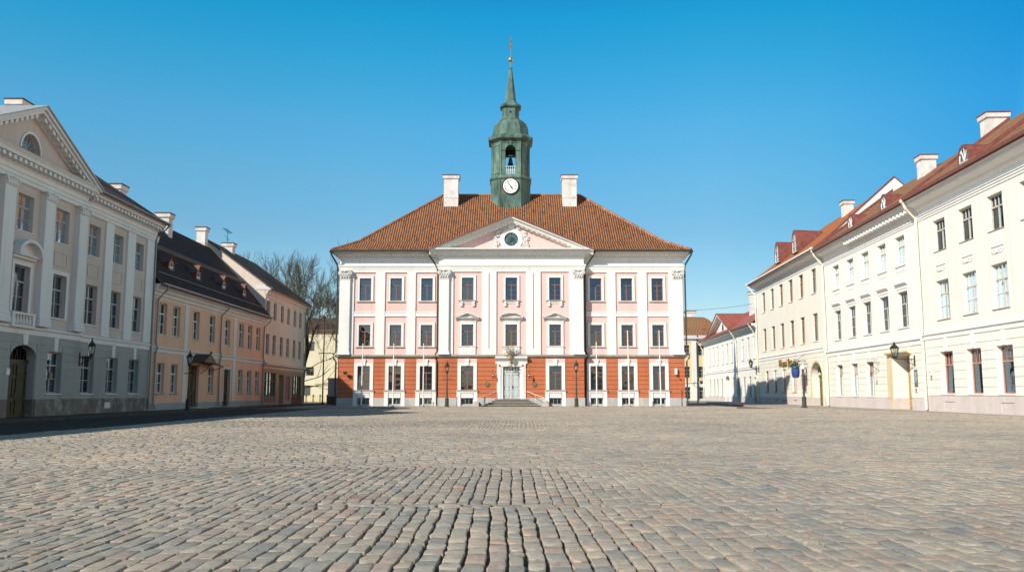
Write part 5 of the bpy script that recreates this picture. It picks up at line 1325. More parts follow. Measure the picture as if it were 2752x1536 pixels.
    for i in range(n):
        A = [(cxx+k*hw*math.cos(PI*j/n), 2.7+1.2*k*math.sin(PI*j/n)) for j in (i, i+1) for k in (1., 1.16)]; d.prism([A[0], A[1], A[3], A[2]], -.08, 0)
    d.build('door_surround', ['doorstone'], T)
    d = MB(); d.box(dr[0], dr[1], -.3, .6, 0, .1); d.build('step', ['step'], T)
    return T
M['greendoor'] = paint('olive_green_door', (.13, .12, .06), .6, 0, .3, 3)
house_far()

# ---- white house with the small pediment, further down the side street
def house_pediment():
    T, W, U = righth('white_house', 'small white house with a pediment and bright red roof, half in shadow', 99.0, 135.0); D = 11.
    ys = [129.9, 126.75, 123.6, 119.95, 116.7, 113.65, 110.8, 107.0, 103.85, 100.75]; ops = []
    gs = [130.2, 126.8, 124.3, 121.0, 113.2, 110.0, 106.6, 103.5]
    for y in ys: u = U(y); ops.append((u-.62, u+.62, 5.15, 7.75, .10))
    for y in gs: u = U(y); ops.append((u-.62, u+.62, .85, 3.15, .10))
    dr = (U(118.1), U(115.5), .1, 3.5, .5); dr2 = (U(101.5), U(99.6), .1, 3.0, .4); ops += [dr, dr2]
    right_body(T, W, D, ops, .72, 8.6, 'ivory', 'pinkgrey')
    b = MB(); band(b, 0, W, 0, [(.03, 3.95), (.08, 4.0), (.08, 4.2), (.14, 4.26), (.02, 4.32)]); b.build('string_course', ['trimwhite'], T)
    for i, y in enumerate(ys): window(T, U(y), 5.15, 1.24, 2.6, .10, dict(S_R, name='whi', tc=2), 0., None, ('ledge', .06, .08, .05))
    for i, y in enumerate(gs): window(T, U(y), .85, 1.24, 2.3, .10, dict(S_R, name='wlo', tc=2), 0., None, ('ledge', .06, .08, .05))
    panel_door(T, (dr[0]+dr[1])/2, dr[1]-dr[0], .1, 2.7, .4, 'browndoor'); panel_door(T, (dr2[0]+dr2[1])/2, 1.9, .1, 2.7, .3, 'browndoor')
    c = MB(); arched_fill(c, dr[0], dr[1], 2.8, 3.5, -.02, .4); c.box(dr[0]-.3, dr[0], -.1, 0, .1, 2.8); c.box(dr[1], dr[1]+.3, -.1, 0, .1, 2.8); c.build('door_surround', ['trimwhite'], T)
    e = MB(); e.sweep(cornice_profile(0, 9.1, .75, .75), -.5, W); p0, p1 = U(126.6), U(110.6); pc = (p0+p1)/2
    for s in (-1, 1):
        hw = (p1-p0)/2+.5
        for ya, oa, ob in ((-.25, -.5, -.28), (-.78, -.30, 0)): e.prism([(pc+s*hw, 9.12+oa*.2), (pc+s*hw, 9.12+ob), (pc, 11.9+ob), (pc, 11.9+oa)], ya-.12, .2)
    e.build('cornice', ['trimwhite'], T)
    p = MB(); p.prism([(p0, 9.0), (p1, 9.0), (pc, 11.5)], -.10, .2); p.build('pediment', ['ivory'], T)
    p = MB(); p.disc_y(pc, 10.0, .5, -.14, -.09, 14); p.box(pc-.05, pc+.05, -.16, -.13, 9.5, 10.5); p.build('round_window', ['pipe_d'], T)
    r = MB(); e_, ez, rd, rz = .9, 9.12, 5.5, 13.1
    r.slab([(-.5, -e_, ez), (W, -e_, ez), (W, rd, rz), (3.5, rd, rz)], .14); r.slab([(-.5, D+e_, ez), (-.5, -e_, ez), (3.5, rd, rz)], .14); r.slab([(W, D+e_, ez), (-.5, D+e_, ez), (3.5, rd, rz), (W, rd, rz)], .14)
    for s in (-1, 1):
        P = [(pc+s*((p1-p0)/2+.6), -1.0, 9.16), (pc, -1.0, 11.98), (pc, 3.8, 11.98), (pc+s*((p1-p0)/2+.6), 0, 9.16)]
        r.slab(P if s < 0 else [P[1], P[0], P[3], P[2]], .1)
    r.build('roof', ['redroof', 'redmetal'], T)
    chimney(T, U(113.6), U(112.9), 2.4, 3.1, 10.8, 14.2); chimney(T, U(108.0), U(107.4), 4.9, 5.5, 12.2, 14.0)
    for u, zt in ((U(110.3), 9.0), (.0, 9.0), (W-.5, 9.0)): downpipe(T, [(u, -.85, zt), (u, -.7, 8.7), (u, -.14, 7.8), (u, -.13, .2)], 'pipe_c', .07)
    return T
house_pediment()

# ---- ochre house closing the side street
def ochre_house():
    T = thing('ochre_house', 'ochre house with white pilasters and a bulging brown roof, closing the side street', 'house', (20.0, 142.5, 0)); W, D = 13.0, 12.
    us = [2.4, 5.4, 8.35, 10.85]; ops = []
    for u in us: ops += [(u-.55, u+.55, 7.3, 8.95, .2), (u-.55, u+.55, 3.7, 5.5, .2), (u-.55, u+.55, .3, 2.2, .2)]
    w = MB(); facade(w, 0, W, 0, 2.9, [o for o in ops if o[2] < 1], 0, 0, 1); shell(w, W, D, 0, 2.9); w.build('wall', ['cream', 'dark'], T)
    w = MB(); facade(w, 0, W, 2.9, 10.0, [o for o in ops if o[2] > 1], 0, 0, 1); shell(w, W, D, 2.9, 10.); w.build('wall', ['ochre', 'dark'], T)
    for o in ops: window(T, (o[0]+o[1])/2, o[2], 1.1, o[3]-o[2], .2, dict(S_GREY, name='och'), 0., None, ('greypil', .06, .08, .06))
    b = MB()
    for u in (.3, 3.9, 6.9, 9.6, 12.5): b.box(u-.36, u+.36, -.14, .01, 2.95, 9.5)
    band(b, 0, W, 0, [(.03, 2.75), (.1, 2.8), (.14, 2.95), (.02, 3.0)]); b.sweep([(0, 9.4), (-.1, 9.45), (-.12, 9.8), (-.5, 10.0), (-.6, 10.5), (0, 10.6)], -.4, W+.4); b.build('cornice', ['greypil'], T)
    r = MB(); n = 7; prof = [(-.4+2.6*(i/n)**1.3, 10.55+3.2*math.sin(PI/2*i/n)) for i in range(n+1)]
    for (ya, za), (yb, zb) in zip(prof, prof[1:]):
        r.slab([(-.4+ya, ya, za), (W+.4-ya, ya, za), (W+.4-yb, yb, zb), (-.4+yb, yb, zb)], .12)
        r.slab([(W+.4-ya, ya, za), (W+.4-ya, D-ya, za), (W+.4-yb, D-yb, zb), (W+.4-yb, yb, zb)], .12)
        r.slab([(-.4+ya, D-ya, za), (-.4+ya, ya, za), (-.4+yb, yb, zb), (-.4+yb, D-yb, zb)], .12)
    yt, zt = prof[-1]; r.slab([(-.4+yt, yt, zt), (W+.4-yt, yt, zt), (W+.4-yt, D-yt, zt), (-.4+yt, D-yt, zt)], .12); r.build('roof', ['roof_r', 'redmetal'], T)
    for u in (5.0, 8.6, 11.3):
        d = MB(); d.prism([(u-.7, 10.6), (u+.7, 10.6), (u+.7, 11.2), (u+.4, 11.6), (u-.4, 11.6), (u-.7, 11.2)], -.1, 1.6); dm = d.build('dormer', ['redmetal'], T)
        q = MB(); q.box(u-.45, u+.45, -.13, -.09, 10.75, 11.3); q.build('pane', ['glassdark'], dm)
    chimney(T, 7.6, 8.6, 4.4, 5.2, 13.4, 16.2); chimney(T, 9.4, 11.0, 4.6, 5.6, 13.4, 14.9)
    downpipe(T, [(10.1, -.6, 10.4), (10.1, -.16, 9.6), (10.1, -.15, .2)], 'pipe_d', .07)
    return T
ochre_house()

# ---- cream block behind the tree, left of the town hall
def far_block():
    T = thing('apartment_block', 'plain cream block with a low tiled roof, behind the bare tree beside the town hall', 'building', (-33.0, 125.0, 0)); W, D = 17., 12.
    ops = [(3.7, 4.8, 3.7, 4.9, .2), (2.5, 4.4, .9, 2.3, .3), (8.2, 9.3, 3.7, 4.9, .2), (8.2, 9.3, 7.2, 8.5, .2), (12., 13.2, 3.7, 4.9, .2), (3.7, 4.8, 7.2, 8.5, .2)]
    w = MB(); facade(w, 0, W, 0, 10.2, ops, 0, 0, 1); shell(w, W, D, 0, 10.2); w.build('wall', ['palecream', 'dark'], T)
    for o in ops: window(T, (o[0]+o[1])/2, o[2], o[1]-o[0], o[3]-o[2], .2, dict(S_GREY, name='blk', tr=.9, tc=1, bc=2, br=1, mat='pipe_d'), 0.)
    b = MB(); b.box(4.9, 9.0, -.10, .0, 2.5, 3.2); b.box(-.1, W+.1, -.35, .0, 9.9, 10.2); b.build('trim', ['palecream'], T)
    r = MB(); r.slab([(-.3, -.5, 10.2), (W+.3, -.5, 10.2), (W-3, 6, 12.4), (3, 6, 12.4)], .2); r.slab([(W+.3, -.5, 10.2), (W+.3, D+.5, 10.2), (W-3, 6, 12.4)], .2); r.slab([(-.3, D+.5, 10.2), (-.3, -.5, 10.2), (3, 6, 12.4)], .2); r.slab([(W+.3, D+.5, 10.2), (-.3, D+.5, 10.2), (3, 6, 12.4), (W-3, 6, 12.4)], .2)
    r.build('roof', ['roof_d2', 'redmetal'], T)
far_block()

# ================================================================== street furniture and signs
def lantern(parent, z, r=.20, h=.42, sides=6, mat='iron', loc=(0, 0, 0)):
    """street lantern tapering downwards: glass body, ribs, cap and finial"""
    x, y, z0 = loc[0], loc[1], loc[2]+z
    f = MB(); ph = PI/sides
    P = lambda rr, zz: [(x+rr*math.cos(2*PI*k/sides+ph), y+rr*math.sin(2*PI*k/sides+ph), z0+zz) for k in range(sides)]
    lo, hi = P(r*.58, 0), P(r, h)
    for a, b in zip(lo, hi): f.tube([a, b], .016, 4)
    f.loft([P(r*.5, -.10), P(r*.62, -.02), P(r*.62, .02)]); f.loft([P(r*1.05, h-.02), P(r*1.12, h+.02), P(r*.95, h+.07), P(r*.55, h+.19), P(r*.30, h+.22), P(r*.30, h+.28), P(r*.15, h+.34)])
    f.ball((x, y, z0+h+.38), .045, 0, 6)
    ln = f.build('lantern', [mat], parent)
    g_ = MB(); g_.loft([P(r*.55, .02), P(r*.96, h-.02)], 0, False); g_.build('lamp_glass', ['lampglass'], ln)
    g_ = MB(); g_.lathe([(.02, z0+.06), (.06, z0+.1), (.07, z0+.2), (.03, z0+.28)], 8, (x, y)); g_.build('bulb', ['globe'], ln)
    return ln

def lamp_post(label, loc, H=3.0, mat='darkgreen', group=None):
    T = thing('lamp_post', label, 'street lamp', loc, 0, group)
    p = MB(); p.lathe([(.20, 0), (.20, .06), (.16, .10), (.15, .58), (.17, .62), (.12, .68), (.075, .80), (.07, 1.2), (.055, 1.6), (.045, H-.2), (.065, H-.15), (.045, H-.1), (.09, H-.02)], 10)
    p.box(-.28, .28, -.018, .018, H-.55, H-.51); p.ball((-.28, 0, H-.53), .035, 0, 5); p.ball((.28, 0, H-.53), .035, 0, 5)
    p.build('post', [mat], T); lantern(T, H+.08, .20, .42); return T
lamp_post('dark lamp post on the pavement left of the town hall steps', (-5.15, 69.75, .12), 2.72, group='lamp posts before the town hall')
T2 = lamp_post('dark lamp post on the pavement right of the town hall steps', (5.1, 69.75, .12), 2.80, group='lamp posts before the town hall')
lamp_post('black lamp post in deep shade before the salmon house door', (-20.35, 55.4, .12), 2.85, 'iron')

# lamp post with hanging signs on the sunny side
T = thing('lamp_post', 'green lamp post with a milky globe on the sunny kerb beside a blue sign', 'street lamp', (21.5, 64.9, .12))
p = MB(); p.lathe([(.24, 0), (.24, .07), (.17, .12), (.165, .72), (.19, .76), (.13, .82), (.085, .92), (.08, 1.3), (.06, 2.0), (.05, 2.66), (.08, 2.70), (.10, 2.78)], 10); p.build('post', ['darkgreen'], T)
p = MB(); p.ball((0, 0, 2.98), .20, 0, 10); p.lathe([(.07, 3.17), (.06, 3.22), (.01, 3.28)], 8); p.build('globe', ['globe'], T, smooth=True)

def wall_lantern(label, loc, rot, H=.9, r=.24, h=.5):
    T = thing('wall_lantern', label, 'wall lamp', loc, rot)   # local -y points away from the wall
    b = MB(); b.box(-.06, .06, -.05, 0, -.45, .25); b.tube([(0, -.03, .0), (0, -H, .02)], .028, 5); b.tube([(0, -.03, -.4), (0, -.35, -.2), (0, -.65, -.02)], .022, 5)
    P = [(0, -.35+.16*math.cos(a), -.12+.12*math.sin(a)) for a in [i*.5 for i in range(11)]]; b.tube(P, .015, 4); b.build('bracket', ['iron'], T)
    lantern(T, .16, r, h, loc=(0, -H, 0)); return T
wall_lantern('black bracket lantern on the grey house beside its carriage door', (-22.43, 45.45, 3.05), PI/2, .62, .19, .42)
wr = math.atan2(-1, -K)
wall_lantern('ornate bracket lantern beside the ochre doorway of the ivory house', (23+K*55.9-.02, 55.9, 3.35), wr, 1.25, .27, .55)
wall_lantern('black bracket lantern at the shaded corner between the white and cream houses', (23+K*98.6-.02, 98.6, 4.0), wr, .9)

# flag poles before the town hall
fp = [(-11.95, 4.92), (-9.45, 4.92), (-7.05, 4.92), (6.72, 5.02), (9.3, 5.95), (11.8, 5.95)]
words = ['outer left', 'middle left', 'inner left', 'inner right', 'middle right', 'outer right']
lab = ['slender white flagpole before the leftmost windows of the town hall', 'slender white flagpole before the second window column from the left', 'slender white flagpole beside the left inner downpipe of the town hall', 'slender white flagpole beside the right inner downpipe of the town hall', 'tall white flagpole before the second window column from the right', 'tall white flagpole before the rightmost windows of the town hall']
for i, (x, h) in enumerate(fp):
    T = thing('flagpole', lab[i], 'flagpole', (x, 69.9-.05*(i % 2), .12), 0, 'white flagpoles before the town hall'); T.rotation_euler = (0, math.radians([.6, .3, .1, .1, -.5, -.4][i]), 0)
    p = MB(); p.lathe([(.055, 0), (.05, h*.5), (.035, h)], 8); p.build('pole', ['pole'], T)
    p = MB(); p.ball((0, 0, h+.05), .06, 0, 6); p.build('finial', ['gold'], T)
    p = MB(); p.lathe([(.13, 0), (.12, .08), (.07, .14)], 8); p.build('base', ['pipe_g'], T)

# plaques, alarm box, bracket lamps on the town hall
for x, l in ((-2.05, 'round bronze plaque on the orange wall left of the town hall door'), (1.95, 'round bronze plaque on the orange wall right of the town hall door')):
    T = thing('plaque', l, 'plaque', (x-.06, 74.7, 1.95), 0, 'round plaques beside the door')
    p = MB(); p.disc_y(0, 0, .21, -.10, -.03, 24); p.build('plate', ['bronze'], T)
    p = MB()
    for i in range(24): p.tube([(.195*math.cos(2*PI*i/24), -.10, .195*math.sin(2*PI*i/24)), (.195*math.cos(2*PI*(i+1)/24), -.10, .195*math.sin(2*PI*(i+1)/24))], .018, 4)
    p.disc_y(0, .02, .10, -.12, -.09, 12); p.build('rim', ['olivebronze'], T)
for x, l in ((-1.55, 'small black bracket lamp on the left of the town hall door frame'), (1.5, 'small black bracket lamp on the right of the town hall door frame')):
    T = thing('wall_lamp', l, 'wall lamp', (x-.06, 74.66, 2.75), 0, 'bracket lamps beside the door')
    p = MB(); p.tube([(0, 0, 0), (0, -.42, .02)], .02, 5); p.tube([(0, 0, -.22), (0, -.30, 0)], .014, 4); p.box(-.03, .03, -.02, 0, -.26, .1); p.build('bracket', ['iron'], T)
    lantern(T, -.22, .065, .14, 6, 'iron', loc=(0, -.42, 0))
T = thing('floodlight', 'small dark floodlight at the left end of the orange wall', 'floodlight', (-14.2, 75.12, 2.9))
p = MB(); p.tube([(0, 0, 0), (0, -.28, .0)], .02, 5); p.box(-.03, .03, 0, .06, -.06, .06); p.build('arm', ['iron'], T)
p = MB(); p.rect_loft(-.12, .12, -.40, -.24, [(0, -.12), (.02, -.10), (.02, .10), (0, .12)]); p.build('head', ['iron'], T)
T = thing('alarm_box', 'white box on the orange wall near the right corner', 'alarm box', (14.0, 75.12, 3.05))
p = MB(); p.rect_loft(-.10, .10, -.20, -.02, [(-.01, -.28), (0, -.26), (0, .24), (-.02, .26)]); p.build('case', ['whitewood'], T)
p = MB(); p.tube([(.0, -.1, -.27), (.05, -.3, -.36)], .03, 5); p.ball((.06, -.33, -.37), .06); p.build('camera', ['iron'], T)

# dried garland over the door
T = thing('garland', 'dried olive and straw coloured garland hanging over the town hall door', 'garland', (-.06, 74.15, 4.0))
rg = random.Random(5); a, b_ = MB(), MB()
for i in range(170):
    t = rg.random(); cx_ = rg.gauss(-.05, .30) if t > .35 else rg.gauss(0, .11); cz_ = rg.uniform(.25, 1.15) if t > .35 else rg.uniform(-.75, .3)
    if t > .35: cx_ *= (1.25-.7*abs(cz_-.75))
    yy = rg.uniform(-.12, .10); s_ = rg.uniform(.05, .13); m_ = b_ if rg.random() < .5 else a
    d1 = Vector((rg.gauss(0, 1), rg.gauss(0, .6), rg.gauss(0, 1))).normalized(); d2 = d1.orthogonal().normalized()
    c0 = Vector((cx_, yy, cz_)); m_.face([c0, c0+d1*s_+d2*s_*.4, c0+d1*s_*2, c0+d1*s_-d2*s_*.4])
for i in range(22):
    x = rg.gauss(-.1, .25); a.tube([(0, 0, .1), (x*.6, rg.uniform(-.1, .05), .6), (x*1.4, rg.uniform(-.1, .05), rg.uniform(.8, 1.35))], .012, 4)
a.fixn = b_.fixn = False
a.tube([(0, 0, .5), (0, 0, -.7)], .04, 5); a.build('foliage', ['olivebronze'], T); b_.build('blossom', ['straw'], T)
q = MB(); q.lathe([(.03, -.1), (.12, .05), (.17, .22), (.12, .32), (.15, .38)], 10); q.build('vase', ['olivebronze'], T)

# signs on the cream house
def on_right(name, label, cat, Y, z, out=0.):
    return thing(name, label, cat, (23+K*Y-out, Y, z), wr)
T = on_right('letter_sign', 'gilt brown lettering on the cream house above its ground floor windows', 'sign', 87.2, 4.15, .04)
link('lettering', text_mesh('Wunni Bar', 1.15, 'signbrown', .06), T)
p = MB(); p.tube([(-3.3, .02, -.1), (3.3, .02, -.1)], .02, 4); p.build('rail', ['iron'], T)
T = on_right('pub_sign', 'blue barrel shaped hanging sign topped with green leaves beside the globe lamp post', 'sign', 80.2, 3.2, 1.0)
p = MB(); p.lathe([(.05, -.62), (.28, -.58), (.36, -.3), (.38, 0), (.36, .3), (.28, .5), (.1, .56)], 12); p.build('barrel', ['bluesign'], T)
p = MB(); p.fixn = False
for i in range(120):
    c0 = Vector((rg.gauss(0, .26), rg.gauss(0, .2), .60+rg.gauss(0, .16))); d1 = Vector((rg.gauss(0, 1), rg.gauss(0, 1), rg.gauss(0, 1))).normalized(); d2 = d1.orthogonal(); p.face([c0, c0+d1*.1+d2*.05, c0+d1*.2, c0+d1*.1-d2*.05])
p.build('foliage', ['leaf'], T)
p = MB(); p.tube([(0, 1.0, .95), (0, 0, .95)], .03, 5); p.tube([(0, 0, .95), (0, 0, .5)], .02, 4); p.tube([(0, 1.0, 1.6), (0, .1, 1.0)], .018, 4); p.build('bracket', ['iron'], T)
T = on_right('banner_sign', 'narrow rust red vertical sign on the cream house behind the globe lamp post', 'sign', 79.55, 3.1, .06)
p = MB(); p.box(-.16, .16, -.50, -.44, -.75, .8); p.build('panel', ['signred'], T)
p = MB(); p.tube([(0, 0, .7), (0, -.6, .7)], .025, 4); p.tube([(0, 0, -.6), (0, -.6, -.6)], .02, 4); p.build('bracket', ['iron'], T)
T = on_right('wrought_sign', 'thin wrought iron sign bracket with a small plate, left of the ochre doorway', 'sign', 62.05, 2.6, .02)
p = MB(); p.tube([(0, 0, .75), (0, -.9, .75)], .018, 4); p.tube([(0, -.05, .2), (0, -.5, .5), (0, -.85, .75)], .014, 4)
for k in range(3):
    P = [(0, -.25-.25*k+.11*math.cos(q_), .90+.10*math.sin(q_)) for q_ in [i*.6 for i in range(10)]]; p.tube(P, .012, 4)
p.tube([(0, -.6, .75), (0, -.6, .1)], .01, 4); p.build('bracket', ['iron'], T)
p = MB(); p.box(-.02, .02, -.68, -.52, -.22, .1); p.build('plate', ['bronze'], T)
T = on_right('notice_plate', 'narrow dark slate plate right of the ochre doorway, below the lantern', 'plate', 55.85, 2.15, .01)
p = MB(); p.box(-.26, .26, -.04, .02, -.55, .55); p.build('plate', ['pipe_g'], T)
p = MB()
for k in range(6): p.box(-.17, .17-.05*(k % 3), -.046, -.035, .32-.11*k, .36-.11*k)
p.build('lettering', ['whitewood'], T)
for Y, z, l in ((55.85, 1.38, 'small square white and brown plate under the slate plate'), (53.5, 2.15, 'small square brown plate on the pale yellow house beside its downpipe')):
    T = on_right('house_plate', l, 'plate', Y, z, .03); p = MB(); p.box(-.16, .16, -.03, .02, -.15, .15); p.build('plate', ['whitewood'], T)
    p = MB()
    for a_, b2, c_, d_ in ((-.13, -.02, .02, .12), (.02, .13, -.02, .12), (-.13, .03, -.12, -.03), (.06, .13, -.12, -.06)): p.box(a_, b2, -.036, -.028, c_, d_)
    p.build('marking', ['signred'], T)
for Y, z, x, l in ((39.0, 2.15, -22.44, 'small white plate left of the carriage door of the grey house'), (42.6, 2.05, -22.42, 'small square dark plate right of the carriage door of the grey house')):
    T = thing('house_plate', l, 'plate', (x, Y, z), PI/2); p = MB(); p.box(-.13, .13, -.07, .0, -.15, .15); p.build('plate', ['whitewood' if z > 2.1 else 'bronze'], T)

# cable across the side street
T = thing('cable', 'thin cable sagging over the side street right of the town hall', 'cable', (0, 0, 0))
p = MB(); p.tube([(14.9+(26.9-14.9)*i/12, 92+5*i/12, 9.9+1.2*i/12-1.2*(i/12)*(1-i/12)) for i in range(13)], .016, 4); p.build('wire', ['iron'], T)

# twin lamp in the side street
T = thing('twin_lamp', 'thin post with two dark lamp heads before the ochre house', 'street lamp', (23.4, 111, 0))
p = MB(); p.lathe([(.10, 0), (.08, .8), (.05, 2.6)], 8)
for s in (-1, 1): p.tube([(0, 0, 2.0), (s*.35, 0, 2.05), (s*.5, 0, 2.4)], .03, 5)
p.build('post', ['iron'], T)
for s in (-1, 1): p = MB(); p.ball((s*.5, 0, 2.6), .22, 0, 8); p.build('lamp_head', ['globe' if s < 0 else 'darkgreen'], T, smooth=True)

# left of the town hall: tall dark post, grey cabinet, yellow rail
T = thing('sign_post', 'tall dark post with a cross arm, left of the town hall corner', 'post', (-18.05, 84.0, 0))
p = MB(); p.lathe([(.11, 0), (.10, .3), (.07, .4), (.055, 8.2)], 8); p.build('post', ['iron'], T); p = MB(); p.tube([(-.5, 0, 5.0), (.9, 0, 5.0)], .04, 5); p.lathe([(.06, 8.2), (.14, 8.3), (.14, 8.5), (.05, 8.6)], 8); p.build('arm', ['iron'], T)
T = thing('cabinet', 'grey green utility cabinet beside the town hall corner', 'cabinet', (-17.1, 84.4, .0))
p = MB(); p.rect_loft(-.55, .55, -.3, .3, [(.03, 0), (.03, .9), (0, .92)]); p.build('base', ['darkgreen'], T); p = MB(); p.rect_loft(-.5, .5, -.28, .28, [(0, .92), (0, 2.5), (.05, 2.52), (.05, 2.6), (-.1, 2.66)]); p.box(-.01, .01, -.29, -.27, 1.0, 2.45); p.build('case', ['cabinet'], T)
T = thing('railing', 'low yellow railing with dark posts before the cream block', 'railing', (-26.2, 114.0, 0))
p = MB(); p.box(-3.2, 4.2, -.02, .02, .78, .84); p.box(-3.2, 4.2, -.02, .02, .2, .26)
for i in range(25): p.box(-3.2+.3*i-.02, -3.2+.3*i+.02, -.015, .015, .05, .8)
p.build('rails', ['yellow'], T)
for i in range(9): p = MB(); p.lathe([(.06, 0), (.06, .85), (.12, .95), (.03, 1.05)], 6, (-3.1+.9*i, -.1)); p.build('post', ['iron'], T)

# ================================================================== bare trees
def tree(label, loc, H, spread, seed, lean=(0, 0), low=False, levels=6, group=None, tr=.34, twig=.015):
    T = thing('bare_tree', label, 'tree', loc, 0, group); R = random.Random(seed); tk, tw = MB(), MB(); tk.fixn = tw.fixn = False
    def seg(mb, pts, rs, n):
        rings = []
        for i, p_ in enumerate(pts):
            d = (pts[min(i+1, len(pts)-1)]-pts[max(0, i-1)]).normalized(); a = d.orthogonal().normalized(); c = d.cross(a)
            rings.append([p_+a*math.cos(2*PI*k/n)*rs[i]+c*math.sin(2*PI*k/n)*rs[i] for k in range(n)])
        mb.loft(rings, 0, False)
    def grow(p0, d, ln, r, lv):
        n = 4 if lv < 4 else 3; pts, rs = [p0], [r]; d = d.copy()
        for i in range(n):
            d = (d+Vector((R.gauss(0, .13), R.gauss(0, .13), R.gauss(.05, .10)))).normalized(); pts.append(pts[-1]+d*ln/n); rs.append(r*(1-.45*(i+1)/n))
        seg(tk if lv < 3 else tw, pts, rs, 6 if lv < 2 else (4 if lv < 4 else 3))
        if lv >= levels: return
        kids = R.choice((2, 3, 3)) if lv < 4 else R.choice((3, 3, 4))
        for k in range(kids):
            t = R.uniform(.45, 1.) if k else 1.0; i = min(n, int(t*n+.5)); q = pts[i]
            ax = d.orthogonal().normalized(); ax.rotate(Matrix.Rotation(R.uniform(0, 2*PI), 3, d)); nd_ = d.copy(); nd_.rotate(Matrix.Rotation(R.uniform(.30, .75)*spread*(1 if k else .55), 3, ax))
            nd_ = (nd_+Vector((0, 0, .16 if not low or lv > 2 else .02))).normalized()
            grow(q, nd_, ln*R.uniform(.62, .84), max(rs[i]*R.uniform(.58, .78), twig), lv+1)
    tp = Vector((lean[0], lean[1], H*.24)); pts = [Vector((0, 0, -.1)), Vector((lean[0]*.25, lean[1]*.3, H*.08)), Vector((lean[0]*.6, lean[1]*.6, H*.16)), tp]; seg(tk, pts, [tr*1.35, tr, tr*.92, tr*.85], 9)
    for k in range(4):
        a = 2*PI*k/4+R.uniform(-.4, .4); d = Vector((math.cos(a)*.55, math.sin(a)*.4, 1.)).normalized() if k else Vector((.05, 0, 1))
        grow(tp-Vector((0, 0, .15*k)), d, H*R.uniform(.22, .28), tr*(.72 if k == 0 else .5), 1)
    if low:
        for k, (z, dx, dz, l) in enumerate(((.14, 1.0, .35, .24), (.10, 1., .0, .20), (.2, .9, .45, .26), (.19, -.6, .6, .2), (.12, .75, -.12, .18))):
            grow(Vector((lean[0]*z*3, 0, H*z)), Vector((dx, -.25+.1*k, dz)).normalized(), H*l, tr*.17, 2)
    tk.build('trunk', ['bark'], T); tw.build('crown', ['twig'], T); return T
tree('large bare tree with drooping low branches at the far corner of the beige house', (-25.2, 104.0, 0), 18.0, 1.0, 11, (.5, 0), True, 7, tr=.42)
tb = tree('tall bare tree far behind the beige house roof, leftmost of the group', (-43.5, 150.0, 0), 24.5, .9, 4, levels=7, twig=.022, group='bare trees behind the beige house')
for l, loc, s, r in (('bare tree far behind the beige house roof, in the middle of the group', (-39.8, 148, 0), .93, 1.9), ('bare tree far behind the beige house eave, nearest the large drooping tree', (-35.5, 140, 0), .86, 4.0), ('low bare tree far beyond the large drooping tree', (-30.0, 150, 0), .80, 3.0)):
    c = copy_tree(tb); c.location = loc; c.rotation_euler = (0, 0, r); c.scale = (s, s, s); c['label'] = l

# ================================================================== light, sky, camera
SUN = Vector((-1.0, -1.0, .90)).normalized()
el = math.asin(SUN.z); az = math.atan2(SUN.x, SUN.y)
w = bpy.data.worlds.new('World'); sc.world = w; w.use_nodes = True; nt = w.node_tree; bg = nt.nodes['Background']
sky = nd(nt, 'ShaderNodeTexSky', sky_type='NISHITA', sun_disc=False, sun_elevation=el, sun_rotation=az % (2*PI), altitude=0., air_density=1.0, dust_density=.3, ozone_density=2.5)
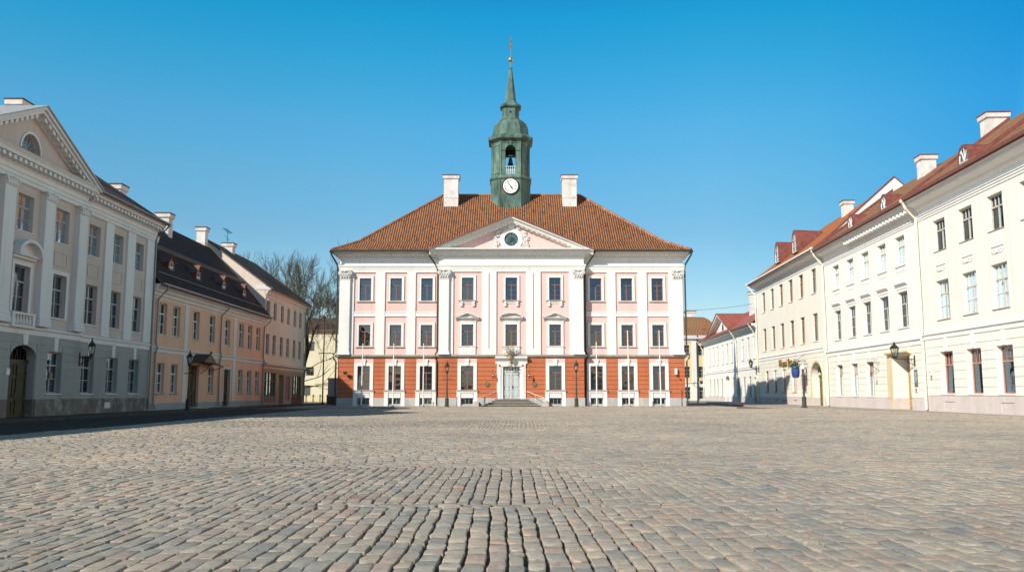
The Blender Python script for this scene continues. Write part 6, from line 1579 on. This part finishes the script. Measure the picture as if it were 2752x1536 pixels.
# deep film-like blue overhead, paler cyan near the horizon: tint of the sky by elevation
hs = nd(nt, 'ShaderNodeHueSaturation'); hs.inputs['Hue'].default_value = .478; hs.inputs['Saturation'].default_value = 1.35
tcw = nd(nt, 'ShaderNodeTexCoord'); sxw = nd(nt, 'ShaderNodeSeparateXYZ'); nt.links.new(tcw.outputs['Generated'], sxw.inputs[0])
g15 = lambda *c: tuple(x/1.5 for x in c)
rw = ramp(nt, [(0, g15(1.1, .95, .97)), (.18, g15(1.2, 1., 1.02)), (.237, g15(1.3, 1.16, 1.16)), (.297, g15(1.22, 1.3, 1.33)), (.357, g15(.75, 1.38, 1.4)), (.407, g15(.36, 1.40, 1.47)), (.55, g15(.35, .65, .85)), (.75, g15(.28, .46, .60)), (1, g15(.22, .38, .50))])
mw_ = nd(nt, 'ShaderNodeMix', data_type='RGBA', blend_type='MULTIPLY'); mw_.inputs[0].default_value = 1
nt.links.new(sky.outputs[0], hs.inputs['Color']); nt.links.new(sxw.outputs[2], rw.inputs[0]); nt.links.new(hs.outputs[0], mw_.inputs[6]); nt.links.new(rw.outputs[0], mw_.inputs[7])
ra = ramp(nt, [(.42, (1, 1, 1)), (.50, (.88, .94, .98)), (.61, (.90, .90, .91)), (.66, (.72, .84, .86)), (.745, (.26, .64, .80)), (.80, (1.7, 1.3, 1.1)), (.87, (4.5, 2.15, 1.42)), (1, (5.2, 2.4, 1.5))])   # deeper towards the right; past the view an added warm lobe brightens the left facades
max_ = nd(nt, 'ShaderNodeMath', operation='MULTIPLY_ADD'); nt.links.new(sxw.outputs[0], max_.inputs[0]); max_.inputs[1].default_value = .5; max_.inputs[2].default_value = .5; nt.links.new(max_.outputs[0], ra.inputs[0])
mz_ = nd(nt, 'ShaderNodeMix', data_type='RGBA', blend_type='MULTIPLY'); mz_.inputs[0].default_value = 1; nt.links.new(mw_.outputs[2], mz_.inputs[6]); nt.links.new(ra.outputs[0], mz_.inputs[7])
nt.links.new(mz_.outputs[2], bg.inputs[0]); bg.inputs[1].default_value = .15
sl = bpy.data.lights.new('sun', 'SUN'); sl.energy = 4.6; sl.angle = math.radians(.53); sl.color = (1., .93, .82)
so = link('sun', sl); so.rotation_euler = SUN.to_track_quat('Z', 'Y').to_euler()
cam = bpy.data.cameras.new('camera'); co = link('camera', cam, None, (0, 0, 1.2)); co.rotation_euler = (PI/2+math.atan(288/2350), 0, 0)
cam.sensor_width = 36; cam.lens = 36*2350/2752; cam.clip_end = 4000; cam.clip_start = .1; sc.camera = co
sc.view_settings.view_transform = 'Standard'; sc.view_settings.look = 'None'; sc.view_settings.exposure = .35; sc.view_settings.gamma = 1
sc.cycles.max_bounces = 6; sc.cycles.transparent_max_bounces = 8; sc.cycles.use_denoising = True
